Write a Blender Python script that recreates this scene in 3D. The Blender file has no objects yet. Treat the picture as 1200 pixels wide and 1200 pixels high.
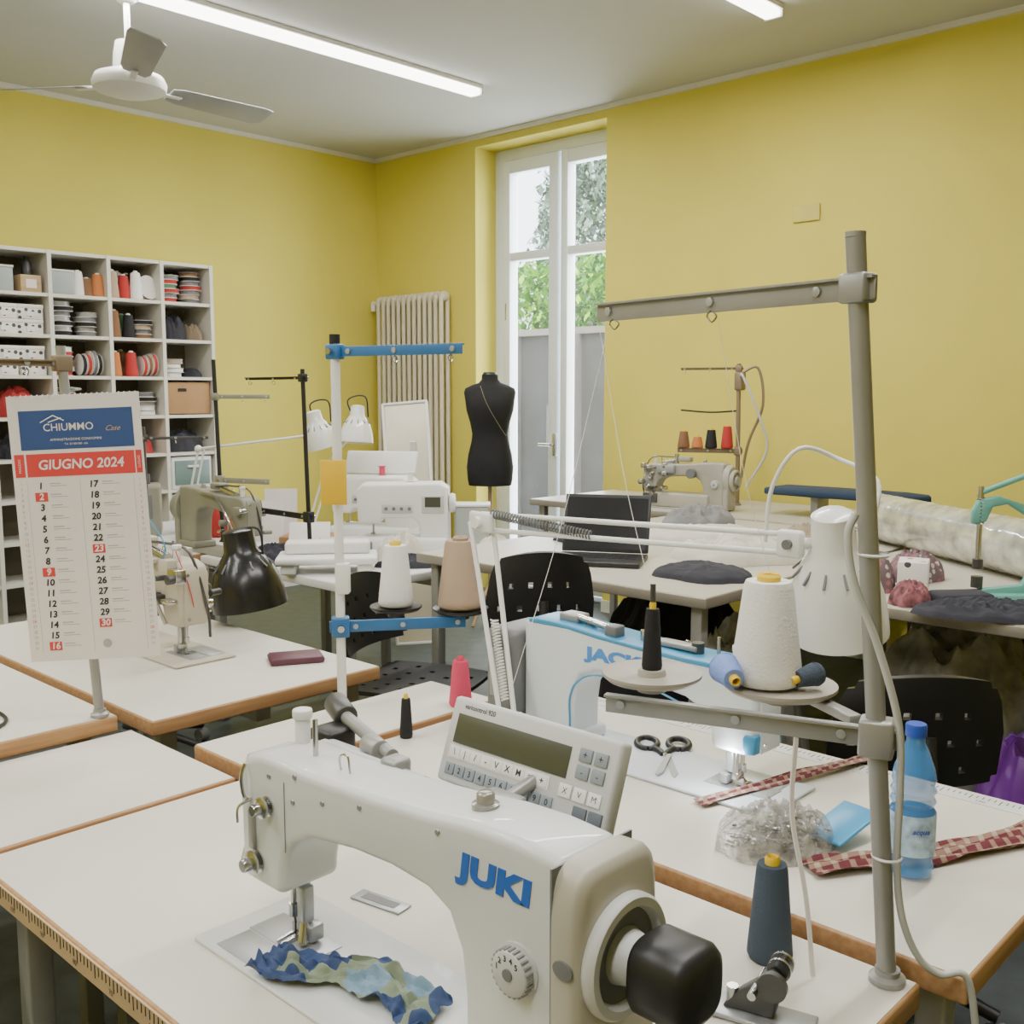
import bpy,bmesh,math,random
from mathutils import Vector as V, Matrix as M, noise
from math import radians as R, sin, cos, pi
SC=bpy.context.scene.collection
random.seed(7)
# ------------------------------------------------------------------ materials
MC={}
def mat(name,col,rough=.5,metal=0,var=.08,scale=6,bump=0,bscale=60,trans=0,emit=0,alpha=1,coat=0):
    if name in MC: return MC[name]
    m=bpy.data.materials.new(name); m.use_nodes=True; nt=m.node_tree; n=nt.nodes; l=nt.links
    p=n["Principled BSDF"]; p.inputs["Roughness"].default_value=rough; p.inputs["Metallic"].default_value=metal
    tc=n.new("ShaderNodeTexCoord"); nz=n.new("ShaderNodeTexNoise"); nz.inputs["Scale"].default_value=scale; nz.inputs["Detail"].default_value=4
    l.new(tc.outputs["Object"],nz.inputs["Vector"])
    cr=n.new("ShaderNodeValToRGB"); cr.color_ramp.elements[0].position=.3; cr.color_ramp.elements[1].position=.7
    cr.color_ramp.elements[0].color=[max(0,c*(1-var)) for c in col]+[1]; cr.color_ramp.elements[1].color=[min(1,c*(1+var)) for c in col]+[1]
    l.new(nz.outputs["Fac"],cr.inputs["Fac"]); l.new(cr.outputs["Color"],p.inputs["Base Color"])
    if bump:
        b=n.new("ShaderNodeBump"); b.inputs["Strength"].default_value=bump; b.inputs["Distance"].default_value=.002
        n2=n.new("ShaderNodeTexNoise"); n2.inputs["Scale"].default_value=bscale; l.new(tc.outputs["Object"],n2.inputs["Vector"])
        l.new(n2.outputs["Fac"],b.inputs["Height"]); l.new(b.outputs["Normal"],p.inputs["Normal"])
    if trans: p.inputs["Transmission Weight"].default_value=trans; p.inputs["IOR"].default_value=1.3
    if emit: p.inputs["Emission Color"].default_value=list(col)+[1]; p.inputs["Emission Strength"].default_value=emit
    if alpha<1: p.inputs["Alpha"].default_value=alpha
    if coat: p.inputs["Coat Weight"].default_value=coat
    MC[name]=m; return m
def wood(name,a,b,sc=(2,30,30)):
    m=mat(name,a,.55); nt=m.node_tree; n=nt.nodes; l=nt.links
    tc=n["Texture Coordinate"]; mp=n.new("ShaderNodeMapping"); mp.inputs["Scale"].default_value=sc
    l.new(tc.outputs["Object"],mp.inputs["Vector"]); l.new(mp.outputs["Vector"],n["Noise Texture"].inputs["Vector"])
    n["Noise Texture"].inputs["Scale"].default_value=3
    n["Color Ramp"].color_ramp.elements[0].color=list(a)+[1]; n["Color Ramp"].color_ramp.elements[1].color=list(b)+[1]
    return m
def dots(name,base,d1,d2,scale=60,thr=.35):
    m=mat(name,base,.6); nt=m.node_tree; n=nt.nodes; l=nt.links
    v=n.new("ShaderNodeTexVoronoi"); v.inputs["Scale"].default_value=scale; v.inputs["Randomness"].default_value=.5
    l.new(n["Texture Coordinate"].outputs["Object"],v.inputs["Vector"])
    lt=n.new("ShaderNodeMath"); lt.operation='LESS_THAN'; lt.inputs[1].default_value=thr; l.new(v.outputs["Distance"],lt.inputs[0])
    s=n.new("ShaderNodeSeparateColor"); l.new(v.outputs["Color"],s.inputs[0])
    g=n.new("ShaderNodeMath"); g.operation='GREATER_THAN'; g.inputs[1].default_value=.5; l.new(s.outputs[0],g.inputs[0])
    mx=n.new("ShaderNodeMix"); mx.data_type='RGBA'; mx.inputs[6].default_value=list(d1)+[1]; mx.inputs[7].default_value=list(d2)+[1]; l.new(g.outputs[0],mx.inputs[0])
    mx2=n.new("ShaderNodeMix"); mx2.data_type='RGBA'; mx2.inputs[6].default_value=list(base)+[1]; l.new(mx.outputs[2],mx2.inputs[7]); l.new(lt.outputs[0],mx2.inputs[0])
    l.new(mx2.outputs[2],n["Principled BSDF"].inputs["Base Color"]); return m
def plaid(name):
    m=mat(name,(.4,.08,.1),.9); nt=m.node_tree; n=nt.nodes; l=nt.links
    tc=n["Texture Coordinate"]
    def wave(ax,sc,pos):
        w=n.new("ShaderNodeTexWave"); w.bands_direction=ax; w.inputs["Scale"].default_value=sc; l.new(tc.outputs["UV"],w.inputs["Vector"])
        g=n.new("ShaderNodeMath"); g.operation='GREATER_THAN'; g.inputs[1].default_value=pos; l.new(w.outputs["Fac"],g.inputs[0]); return g
    a=wave('X',.8,.74); b=wave('Y',1.3,.72)
    ad=n.new("ShaderNodeMath"); ad.operation='ADD'; l.new(a.outputs[0],ad.inputs[0]); l.new(b.outputs[0],ad.inputs[1])
    hf=n.new("ShaderNodeMath"); hf.operation='MULTIPLY'; hf.inputs[1].default_value=.5; l.new(ad.outputs[0],hf.inputs[0])
    r=n.new("ShaderNodeValToRGB"); r.color_ramp.interpolation='CONSTANT'
    e=r.color_ramp.elements; e[0].color=(.13,.022,.03,1); e[0].position=0; e[1].position=.4; e[1].color=(.28,.17,.12,1); x=e.new(.8); x.color=(.42,.33,.24,1)
    l.new(hf.outputs[0],r.inputs["Fac"]); l.new(r.outputs["Color"],n["Principled BSDF"].inputs["Base Color"]); return m
WALL=mat("yellow_wall_paint",(.65,.565,.098),.75,var=.06,scale=1.2,bump=.15,bscale=120)
CEIL=mat("ceiling_paint",(.53,.54,.52),.9,var=.05,scale=.8)
FLOOR=mat("floor_linoleum",(.06,.075,.072),.5,var=.2,scale=12)
WHITE=mat("white_lacquer",(.76,.76,.74),.45,var=.02)
TRIMW=mat("trim_white",(.70,.69,.60),.6,var=.02)
LAM=mat("laminate",(.68,.65,.57),.42,var=.05,scale=3)
LAMG=mat("grey_table_laminate",(.50,.47,.39),.4,var=.05,scale=3)
WOOD=wood("beech_edge",(.38,.20,.085),(.50,.30,.14))
WOODT=wood("wood_stick",(.4,.27,.14),(.5,.36,.2))
GREY=mat("grey_metal_paint",(.33,.33,.32),.4,.4)
CHROME=mat("chrome",(.55,.55,.54),.22,1,var=.1)
STEEL=mat("satin_steel",(.42,.44,.46),.35,.55,var=.1)
DKM=mat("dark_metal",(.10,.10,.10),.4,.7)
MW=mat("machine_white",(.63,.65,.65),.36,var=.03,coat=.15)
MBEI=mat("machine_beige",(.50,.46,.37),.4,var=.06)
MGREY=mat("machine_grey_beige",(.36,.345,.29),.4,var=.1)
MGR=mat("machine_warm_grey",(.42,.40,.33),.4,var=.03)
MW2=mat("machine_cool_white",(.64,.69,.74),.3,var=.02)
OLD=mat("machine_old_grey",(.26,.255,.20),.4,var=.10)
BLK=mat("black_plastic",(.014,.014,.015),.42,var=.2)
BLKM=mat("black_matte_cloth",(.012,.012,.014),.9,var=.3,bump=.3)
SLOTG=mat("light_grey_plastic",(.52,.53,.52),.45,var=.03)
DGR=mat("dark_grey_plastic",(.15,.155,.16),.45)
BLUE=mat("blue_paint",(.03,.14,.34),.4)
BLUEL=mat("blue_logo",(.02,.12,.50),.4,var=.02)
BLUEJ=mat("light_blue_logo",(.05,.23,.62),.4,var=.02)
JB=mat("cyan_blue_stripe",(.04,.26,.48),.35,var=.02)
LCD=mat("lcd_screen",(.06,.065,.04),.35,var=.05)
RED=mat("red_print",(.62,.05,.05),.6,var=.02)
NAVY=mat("navy_print",(.03,.07,.22),.6,var=.02)
INK=mat("black_ink",(.03,.03,.035),.7,var=.02)
GINK=mat("grey_ink",(.35,.35,.36),.7,var=.02)
PAPER=mat("paper",(.72,.68,.65),.8,var=.02)
YEL=mat("yellow_plastic",(.75,.50,.01),.5)
TWHITE=mat("thread_white",(.78,.77,.74),.9,var=.04,bump=.5,bscale=300)
TBEI=mat("thread_beige",(.42,.31,.22),.9,bump=.5,bscale=300)
TPINK=mat("thread_pink",(.65,.07,.14),.9,bump=.5,bscale=300)
TNAVY=mat("thread_slate",(.05,.07,.10),.9,bump=.5,bscale=300)
TBLK=mat("thread_black",(.01,.01,.012),.8,bump=.5,bscale=300)
TLIL=mat("thread_light_blue",(.22,.33,.75),.9,bump=.5,bscale=300)
TRED=mat("thread_red",(.42,.035,.03),.9); TBRN=mat("thread_brown",(.2,.1,.05),.9); TORG=mat("thread_orange",(.5,.17,.05),.9); TGRN=mat("thread_green",(.08,.2,.1),.9)
TEAL=mat("teal_paint",(.13,.38,.32),.4)
GOLD=mat("dark_bronze",(.24,.18,.12),.5,.3)
CARD=mat("cardboard",(.38,.22,.10),.85)
CLEARB=mat("frosted_bin",(.45,.5,.5),.35,alpha=.7)
FOIL=mat("shiny_film",(.60,.61,.55),.10,.45,var=.4,scale=14,bump=1,bscale=22)
BOTB=mat("bottle_blue",(.10,.38,.85),.08,alpha=.52,var=.1); BOTC=mat("bottle_cap_blue",(.02,.08,.5),.4)
LABELM=mat("bottle_label",(.40,.55,.82),.5,var=.4,scale=60)
BULB=mat("lamp_enamel",(.76,.76,.73),.3,var=.01,coat=.4)
CREAM=mat("radiator_cream",(.60,.55,.42),.45,var=.02)
LED=mat("led_diffuser",(1,.97,.92),.5,var=0,emit=9)
LEDJ=mat("machine_led",(.9,.95,1),.5,var=0,emit=12)
DOTB=dots("dotted_box",(.75,.72,.68),(.45,.05,.05),(.05,.05,.05),26,.33)
FLOR=dots("patterned_cloth",(.14,.09,.10),(.35,.1,.12),(.5,.45,.42),40,.35)
CAMO=dots("patchwork_cloth",(.20,.25,.17),(.02,.05,.15),(.16,.27,.36),15,.52)
WCLOTH=mat("white_cloth",(.62,.58,.50),.95,bump=.3)
DCLOTH=mat("dark_cloth",(.03,.03,.04),.95,bump=.3)
RCLOTH=mat("red_cloth",(.4,.04,.04),.95); PURP=mat("purple_plastic",(.13,.02,.24),.4); WINE=mat("wine_leather",(.10,.03,.05),.5)
PLAID=plaid("plaid_cotton")
# ------------------------------------------------------------------ builder
def T(x=0,y=0,z=0,rx=0,ry=0,rz=0,s=1):
    return M.Translation((x,y,z))@M.Rotation(R(rz),4,'Z')@M.Rotation(R(ry),4,'Y')@M.Rotation(R(rx),4,'X')@M.Scale(s,4)
def aim(p0,p1):
    d=V(p1)-V(p0); q=d.to_track_quat('Z','Y'); return M.Translation(V(p0))@q.to_matrix().to_4x4(), d.length
def cat(pts,k=6):
    P=[V(p) for p in pts]
    if len(P)<3: return P
    P=[P[0]*2-P[1]]+P+[P[-1]*2-P[-2]]; o=[]
    for i in range(1,len(P)-2):
        for j in range(k):
            t=j/k; a,b,c,d=P[i-1:i+3]
            o.append(.5*((2*b)+(c-a)*t+(2*a-5*b+4*c-d)*t*t+(3*b-a-3*c+d)*t**3))
    o.append(P[-2]); return o
class B:
    def __init__(s): s.bm=bmesh.new(); s.mats=[]
    def add(s,t,m,X=None,bev=0,seg=2,ang=30,flat=False,norm=True):
        if bev:
            es=[e for e in t.edges if len(e.link_faces)==2 and e.calc_face_angle(0)>R(ang)]
            bmesh.ops.bevel(t,geom=es,offset=bev,segments=seg,affect='EDGES',profile=.5,clamp_overlap=True)
        if X is not None: t.transform(X)
        if norm: bmesh.ops.recalc_face_normals(t,faces=t.faces[:])
        if m not in s.mats: s.mats.append(m)
        i=s.mats.index(m)
        for f in t.faces: f.material_index=i; f.smooth=not flat
        for e in t.edges:
            if len(e.link_faces)==2 and e.calc_face_angle(0)>R(48): e.smooth=False
        me=bpy.data.meshes.new("t"); t.to_mesh(me); s.bm.from_mesh(me); bpy.data.meshes.remove(me); t.free(); return s
    def box(s,c,d,m,r=(0,0,0),bev=0,seg=2,X=None):
        t=bmesh.new(); bmesh.ops.create_cube(t,size=1); bmesh.ops.scale(t,vec=d,verts=t.verts)
        A=T(*c,*r); A=X@A if X is not None else A
        return s.add(t,m,A,bev,seg)
    def bx(s,x0,x1,y0,y1,z0,z1,m,bev=0,seg=2):
        return s.box(((x0+x1)/2,(y0+y1)/2,(z0+z1)/2),(abs(x1-x0),abs(y1-y0),abs(z1-z0)),m,bev=bev,seg=seg)
    def cyl(s,p0,p1,r0,m,r1=None,n=20,bev=0,X=None):
        A,L=aim(p0,p1); t=bmesh.new(); bmesh.ops.create_cone(t,cap_ends=True,segments=n,radius1=r0,radius2=r0 if r1 is None else r1,depth=L)
        A=A@M.Translation((0,0,L/2)); A=X@A if X is not None else A
        return s.add(t,m,A,bev)
    def lathe(s,prof,m,X=None,n=28,sx=1,sy=1):
        t=bmesh.new(); rings=[]
        for r,z in prof:
            if r<1e-6: rings.append([t.verts.new((0,0,z))])
            else: rings.append([t.verts.new((r*cos(2*pi*i/n)*sx,r*sin(2*pi*i/n)*sy,z)) for i in range(n)])
        for a,b in zip(rings,rings[1:]):
            for i in range(n):
                j=(i+1)%n
                if len(a)==1 and len(b)==1: break
                if len(a)==1: t.faces.new((a[0],b[i],b[j]))
                elif len(b)==1: t.faces.new((a[i],a[j],b[0]))
                else: t.faces.new((a[i],a[j],b[j],b[i]))
        return s.add(t,m,X)
    def loft(s,rings,m,X=None,n=32,caps=True,pw=2):
        t=bmesh.new(); rr=[]
        for z,rx,ry,ox,oy in rings:
            v=[]
            for i in range(n):
                a=2*pi*i/n; c,d=cos(a),sin(a)
                v.append(t.verts.new((ox+rx*math.copysign(abs(c)**(2/pw),c),oy+ry*math.copysign(abs(d)**(2/pw),d),z)))
            rr.append(v)
        for a,b in zip(rr,rr[1:]):
            for i in range(n): t.faces.new((a[i],a[(i+1)%n],b[(i+1)%n],b[i]))
        if caps: t.faces.new(rr[0][::-1]); t.faces.new(rr[-1])
        return s.add(t,m,X)
    def tube(s,pts,r,m,n=8,k=6,X=None):
        P=cat(pts,k) if k else [V(p) for p in pts]; t=bmesh.new(); rr=[]; up=V((0,0,1))
        for i,p in enumerate(P):
            d=(P[min(i+1,len(P)-1)]-P[max(i-1,0)]).normalized()
            if abs(d.dot(up))>.95: up=V((1,0,0)) if abs(d.x)<.9 else V((0,1,0))
            a=d.cross(up).normalized(); b=a.cross(d).normalized(); up=b
            rr.append([t.verts.new(p+a*(r*cos(2*pi*j/n))+b*(r*sin(2*pi*j/n))) for j in range(n)])
        for a,b in zip(rr,rr[1:]):
            for j in range(n): t.faces.new((a[j],a[(j+1)%n],b[(j+1)%n],b[j]))
        t.faces.new(rr[0]); t.faces.new(rr[-1][::-1])
        return s.add(t,m,X)
    def spring(s,p0,p1,r,wr,turns,m,X=None):
        A,L=aim(p0,p1); N=turns*8; pts=[A@V((r*cos(2*pi*i/8),r*sin(2*pi*i/8),L*i/N)) for i in range(N+1)]
        return s.tube(pts,wr,m,n=4,k=0,X=X)
    def prism(s,pts,w,m,X=None,bev=0,seg=2,y0=0):
        t=bmesh.new(); a=[t.verts.new((x,y0-w/2,z)) for x,z in pts]; b=[t.verts.new((x,y0+w/2,z)) for x,z in pts]
        t.faces.new(a); t.faces.new(b[::-1]); n=len(a)
        for i in range(n): t.faces.new((a[i],b[i],b[(i+1)%n],a[(i+1)%n]))
        bmesh.ops.recalc_face_normals(t,faces=t.faces[:])
        return s.add(t,m,X,bev,seg,ang=55)
    def sph(s,c,r,m,sc=(1,1,1),n=20,X=None):
        t=bmesh.new(); bmesh.ops.create_uvsphere(t,u_segments=n,v_segments=n//2+2,radius=r); A=M.Translation(c)@M.Diagonal((*sc,1)); A=X@A if X is not None else A
        return s.add(t,m,A)
    def text(s,body,size,m,X,align='CENTER',ext=0,bold=0,shear=0,sp=1):
        cu=bpy.data.curves.new("t","FONT"); cu.body=body; cu.size=size; cu.align_x=align; cu.align_y='CENTER'; cu.extrude=ext; cu.offset=bold; cu.shear=shear; cu.space_character=sp; cu.resolution_u=3
        ob=bpy.data.objects.new("t",cu); SC.objects.link(ob); bpy.context.view_layer.update()
        me=bpy.data.meshes.new_from_object(ob.evaluated_get(bpy.context.evaluated_depsgraph_get())); bpy.data.objects.remove(ob); bpy.data.curves.remove(cu)
        t=bmesh.new(); t.from_mesh(me); bpy.data.meshes.remove(me)
        return s.add(t,m,X,flat=True,norm=False)
    def quad(s,x0,x1,y0,y1,z,m,X=None):
        t=bmesh.new(); t.faces.new([t.verts.new(p) for p in ((x0,y0,z),(x1,y0,z),(x1,y1,z),(x0,y1,z))]); return s.add(t,m,X,norm=False)
    def heap(s,d,m,seed=0,f=2.2,fold=.5,nr=26,ns=80,pw=.55,X=None):
        t=bmesh.new(); rows=[]
        for i in range(1,nr+1):
            r=i/nr; row=[]
            for j in range(ns):
                a=2*pi*j/ns; k=1+.22*noise.noise(V((cos(a)*1.3,sin(a)*1.3,seed*2.7)))+.06*noise.noise(V((cos(a)*4,sin(a)*4,seed)))
                x,y=r*cos(a)*k,r*sin(a)*k; wx=.5*noise.noise(V((x*1.5,y*1.5,seed+5)))
                F=1-min(1,2.0*abs(noise.noise(V((x*f+wx,y*f*.6-wx,seed*1.7)))))
                G=1-min(1,2.0*abs(noise.noise(V((x*f*2.1,y*f*2.4+wx,seed+11)))))
                z=max(0,1-r**2.6)**pw*((1-fold)+fold*(.7*F+.3*G))
                row.append(t.verts.new((x*d[0]/2,y*d[1]/2,z*d[2]+(.003 if i<nr else 0))))
            rows.append(row)
        c=t.verts.new((0,0,d[2]*(1-fold*.5)))
        for j in range(ns): t.faces.new((c,rows[0][j],rows[0][(j+1)%ns]))
        for a_,b_ in zip(rows,rows[1:]):
            for j in range(ns): t.faces.new((a_[j],b_[j],b_[(j+1)%ns],a_[(j+1)%ns]))
        t.faces.new(rows[-1][::-1])
        return s.add(t,m,X)
    def done(s,name,parent=None,label=None,cat=None,loc=None,rot=None,group=None,kind=None):
        me=bpy.data.meshes.new(name); s.bm.to_mesh(me); s.bm.free()
        for m in s.mats: me.materials.append(m)
        o=bpy.data.objects.new(name,me); SC.objects.link(o)
        if parent: o.parent=parent
        setp(o,label,cat,loc,rot,group,kind); return o
def setp(o,label=None,cat=None,loc=None,rot=None,group=None,kind=None):
    if label:o["label"]=label
    if cat:o["category"]=cat
    if group:o["group"]=group
    if kind:o["kind"]=kind
    if loc:o.location=loc
    if rot is not None:o.rotation_euler=(0,0,R(rot)) if not isinstance(rot,tuple) else tuple(R(a) for a in rot)
def thing(name,label,cat,loc=(0,0,0),rot=0,group=None):
    o=bpy.data.objects.new(name,None); o.empty_display_size=.05; SC.objects.link(o); setp(o,label,cat,loc,rot,group); return o
def clone(o,loc,rot=0,label=None,parent=None,sc=None):
    c=o.copy(); SC.objects.link(c)
    if parent: c.parent=parent
    else:
        c.location=loc; c.rotation_euler=(0,0,R(rot)) if not isinstance(rot,tuple) else tuple(R(a) for a in rot)
        if sc: c.scale=sc
        if label: c["label"]=label
    for ch in list(o.children): clone(ch,None,parent=c)
    return c
# ------------------------------------------------------------------ room
XR,YL,H=5.45,6.62,3.3; X0,Y0=-3.2,-3.2
B().bx(X0,XR+.35,Y0,YL+.2,-.1,0,FLOOR).done("floor",kind="structure")
B().bx(X0,XR+.35,Y0,YL+.2,H,H+.1,CEIL).done("ceiling",kind="structure")
B().bx(X0,XR+.35,YL,YL+.2,0,H,WALL).done("wall_left",kind="structure")
b=B(); b.bx(XR,XR+.35,5.5,YL,0,H,WALL); b.bx(XR,XR+.35,Y0,4.3,0,H,WALL); b.bx(XR,XR+.35,4.3,5.5,3.22,H,WALL); b.done("wall_right",kind="structure")
B().bx(X0-.2,X0,Y0,YL+.2,0,H,WALL).done("wall_rear",kind="structure")
B().bx(X0,XR+.35,Y0-.2,Y0,0,H,WALL).done("wall_near",kind="structure")
B().bx(X0,XR,YL-.02,YL,H-.03,H,TRIMW).done("trim_1",kind="structure")
B().bx(XR-.02,XR,Y0,YL,H-.03,H,TRIMW).done("trim_2",kind="structure")
B().bx(X0,XR,YL-.015,YL,0,.08,TRIMW).done("baseboard_left",kind="structure")
B().bx(XR-.015,XR,Y0,4.3,0,.08,TRIMW).done("baseboard_right",kind="structure")
GLASS=mat("window_glass",(.9,.95,.95),.05,alpha=.06,var=0)
w=thing("window_1","tall white double-leaf french window looking onto a garden wall","window"); w["kind"]="structure"
WFR=mat("window_frame_white",(.74,.79,.82),.4,var=.02)
b=B(); X1,X2=5.66,5.74
for y0,y1 in ((5.40,5.50),(4.30,4.34)): b.bx(X1,X2,y0,y1,0,3.22,WFR,bev=.004)
b.bx(X1,X2,4.34,5.40,3.14,3.22,WFR,bev=.004); b.done("frame",w)
for (y0,y1) in ((4.90,5.39),(4.35,4.84)):
    b=B()
    b.bx(X1-.03,X2-.02,y0-.03,y0+.05,0,3.13,WFR,bev=.005); b.bx(X1-.03,X2-.02,y1-.06,y1,0,3.13,WFR,bev=.005)
    for z0,z1 in ((3.04,3.13),(2.42,2.48),(.05,.35)): b.bx(X1-.025,X2-.025,y0,y1,z0,z1,WFR,bev=.005)
    lf=b.done("sash",w)
    B().bx(5.695,5.70,y0+.05,y1-.06,.35,3.04,GLASS).done("pane",lf)
b=B(); b.bx(5.60,5.63,4.86,4.89,1.02,1.18,CHROME,bev=.004); b.cyl((5.62,4.875,1.1),(5.57,4.875,1.1),.008,CHROME); b.cyl((5.57,4.875,1.1),(5.57,4.99,1.1),.009,CHROME); b.done("handle",w)
b=B(); b.cyl((5.64,5.37,2.0),(5.64,5.37,2.12),.012,CHROME); b.done("hinge",w)
# outside
PLAS=mat("outside_render_grey",(.085,.088,.095),.9,var=.25,scale=3)
B().bx(5.85,20,-4,16,-.15,-.02,mat("outside_gravel",(.35,.34,.31),.95,var=.3,scale=20)).done("garden_ground",label="pale gravel ground outside the window",cat="ground",kind="stuff")
b=B(); b.bx(7.4,7.6,2,12,-.02,2.0,PLAS); b.bx(7.36,7.64,2,12,2.0,2.06,mat("coping_stone",(.25,.24,.22),.8)); b.bx(7.3,7.4,6.1,6.3,-.02,2.0,PLAS); b.bx(7.3,7.4,6.85,6.92,-.02,2.0,PLAS)
b.done("garden_wall",label="grey rendered garden wall with stone coping",cat="garden wall")
b=B(); b.cyl((7.32,6.38,0),(7.32,6.38,1.95),.025,GREY); b.bx(7.3,7.36,6.32,6.44,1.0,1.35,DGR); b.done("drain_pipe",label="grey metal pipe against the garden wall",cat="pipe")
def leaves(c,d,n,cols,size,seed):
    rnd=random.Random(seed); b=B(); t=[bmesh.new() for _ in cols]
    for i in range(n):
        a=rnd.uniform(0,2*pi); e=math.asin(rnd.uniform(-1,1)); r=rnd.uniform(.6,1)*(1+.25*noise.noise(V((a*2,e*3,seed))))
        p=V((c[0]+d[0]*r*cos(a)*cos(e),c[1]+d[1]*r*sin(a)*cos(e),c[2]+d[2]*r*sin(e)))
        q=M.Rotation(rnd.uniform(0,6.3),3,'Z')@M.Rotation(rnd.uniform(-1.2,1.2),3,'X'); s=size*rnd.uniform(.6,1.3)
        k=rnd.randrange(len(cols)); vs=[t[k].verts.new(p+q@V(x)*s) for x in ((0,-1,0),(.45,0,.1),(0,1,0),(-.45,0,.1))]; t[k].faces.new(vs)
    for tt,m in zip(t,cols): b.add(tt,m,norm=False)
    return b
G1=mat("leaf_lime",(.22,.52,.02),.6,var=.25); G2=mat("leaf_green",(.07,.26,.015),.6,var=.3); G3=mat("leaf_greyish",(.24,.36,.29),.7,var=.3); G4=mat("leaf_dark",(.08,.16,.08),.7,var=.3)
b=leaves((8.45,7.0,2.15),(.6,3.2,.76),12000,[G1,G2,G1,G2],.06,3); b.cyl((8.45,7.0,0),(8.45,7.0,2.1),.05,TBRN); b.cyl((8.45,8.2,0),(8.45,8.2,2.1),.05,TBRN); b.cyl((8.45,5.8,0),(8.45,5.8,2.1),.05,TBRN)
b.done("hedge",label="bright green leafy hedge above the garden wall",cat="hedge",kind="stuff")
b=leaves((12.5,9.95,3.5),(.9,1.1,1.9),10000,[G3,G3,G4],.08,5); b.cyl((12.5,9.95,0),(12.5,9.95,3.5),.10,TBRN)
b.done("garden_tree",label="hazy grey-green tree behind the garden wall",cat="tree",kind="stuff")
# radiator
r=thing("radiator","tall cream column radiator mounted on the yellow wall","radiator",(5.38,6.11,0))
b=B()
for i in range(13):
    y=-.36+.06*i
    for dx in (-.045,.02): b.cyl((dx,y,.25),(dx,y,2.18),.017,CREAM,n=10)
    b.sph((-.012,y,2.18),.04,CREAM,(1.3,.72,1),n=12); b.sph((-.012,y,.25),.04,CREAM,(1.3,.72,1),n=12)
b.done("column_section",r)
B().cyl((-.012,.38,2.17),(-.012,.47,2.17),.018,WHITE).cyl((-.012,.46,2.17),(-.012,.46,2.11),.022,WHITE).done("valve",r)
B().cyl((.02,.3,.2),(.02,.3,0),.012,CREAM).done("pipe",r)
b=B(); b.box((5.443,2.88,2.46),(.012,.16,.09),mat("yellowish_cover",(.61,.53,.12),.6),bev=.003); b.done("switch_plate",label="blank rectangular socket cover painted like the wall",cat="socket cover")
# ceiling lights
def clight(loc,L,vis=True):
    o=thing("ceiling_light","long slim white fluorescent batten fixed to the ceiling","ceiling light",loc,0,group="ceiling batten lights")
    B().box((0,0,-.012),(L,.10,.024),WHITE,bev=.004).box((L/2-.006,0,-.035),(.012,.10,.05),WHITE,bev=.003).box((-L/2+.006,0,-.035),(.012,.10,.05),WHITE,bev=.003).done("housing",o)
    B().box((0,0,-.042),(L-.03,.085,.036),LED,bev=.012,seg=3).done("diffuser",o)
    la=bpy.data.lights.new("lamp","AREA"); la.shape='RECTANGLE'; la.size=L-.05; la.size_y=.09; la.energy=60; la.color=(1,.97,.92)
    lo=bpy.data.objects.new("lamp_light",la); lo.location=(0,0,-.066); lo.parent=o; SC.objects.link(lo)
clight((3.35,4.62,3.3),2.5); clight((3.40,2.66,3.3),2.5); clight((2.2,.6,3.3),2.5); clight((-.6,4.62,3.3),2.5); clight((-.6,2.6,3.3),2.5); clight((-.9,.3,3.3),2.5)  # first pair in view; the other battens are unseen, added to light the near tables
# fan
f=thing("ceiling_fan","white three-blade ceiling fan hanging from a rod","ceiling fan",(2.40,4.66,0))
B().lathe([(0,3.3),(.07,3.3),(.065,3.25),(.03,3.22),(0,3.22)],WHITE).done("canopy",f)
B().cyl((0,0,3.25),(0,0,3.0),.014,WHITE).done("rod",f)
B().lathe([(0,3.05),(.055,3.05),(.065,3.0),(.07,2.93),(.15,2.90),(.165,2.87),(.16,2.84),(.10,2.82),(0,2.815)],WHITE).done("motor_hub",f)
FB=mat("fan_blade_grey",(.32,.33,.33),.4)
for a in (2,-112,126):
    X=T(0,0,2.865,rz=a)
    t=B(); t.box((.18,0,-.01),(.16,.03,.008),WHITE,X=X,bev=.002)
    t.prism([(.20,-.05),(.26,-.07),(.70,-.085),(.75,-.06),(.75,.06),(.70,.07),(.26,.06),(.20,.045)],.006,FB,X=X@T(rx=90)@T(rx=-16),bev=.002); t.done("blade",f)
# shelf unit
XS=[1.605,1.96,2.315,2.67,3.03,3.38,3.73]; ZS=[.10,.35,.595,.84,1.08,1.325,1.57,1.81,2.05,2.30]
s=thing("shelf_unit","white open cube shelving packed with sewing supplies","shelf unit",(0,0,0))
SHW=mat("shelf_white",(.64,.62,.55),.5,var=.03)
b=B()
for x in XS: b.bx(x-.012,x+.012,6.24,6.60,.0,2.30,SHW)
b.done("divider",s)
b=B()
for z in ZS: b.bx(XS[0],XS[-1],6.245,6.60,z-.02,z,SHW)
b.done("shelf",s); B().bx(XS[0],XS[-1],6.59,6.60,.1,2.3,mat("shelf_back_shade",(.18,.16,.12),.8)).done("shade_back",s)  # dark back behind the cells; its colour stands in for the shade inside
def cell(c,r): return XS[c]+.012,XS[c+1]-.012,ZS[r]
def conething(m,h,r,loc,label,core=YEL,rot=0,group=None):
    o=thing("thread_cone",label,"thread cone",loc,rot,group)
    B().lathe([(0,0),(r*.9,0),(r,.006),(r*.98,h*.12),(r*.68,h*.95),(r*.62,h),(r*.3,h)],m,n=28).done("thread_winding",o)
    B().lathe([(r*.3,h-.01),(r*.34,h+.006),(r*.26,h+.010),(r*.2,h+.008),(r*.18,h-.02)],core,n=16).lathe([(r*.2,h),(r*.2,0)],core,n=12).done("spool_core",o)
    return o
rn=random.Random(11)
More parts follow.
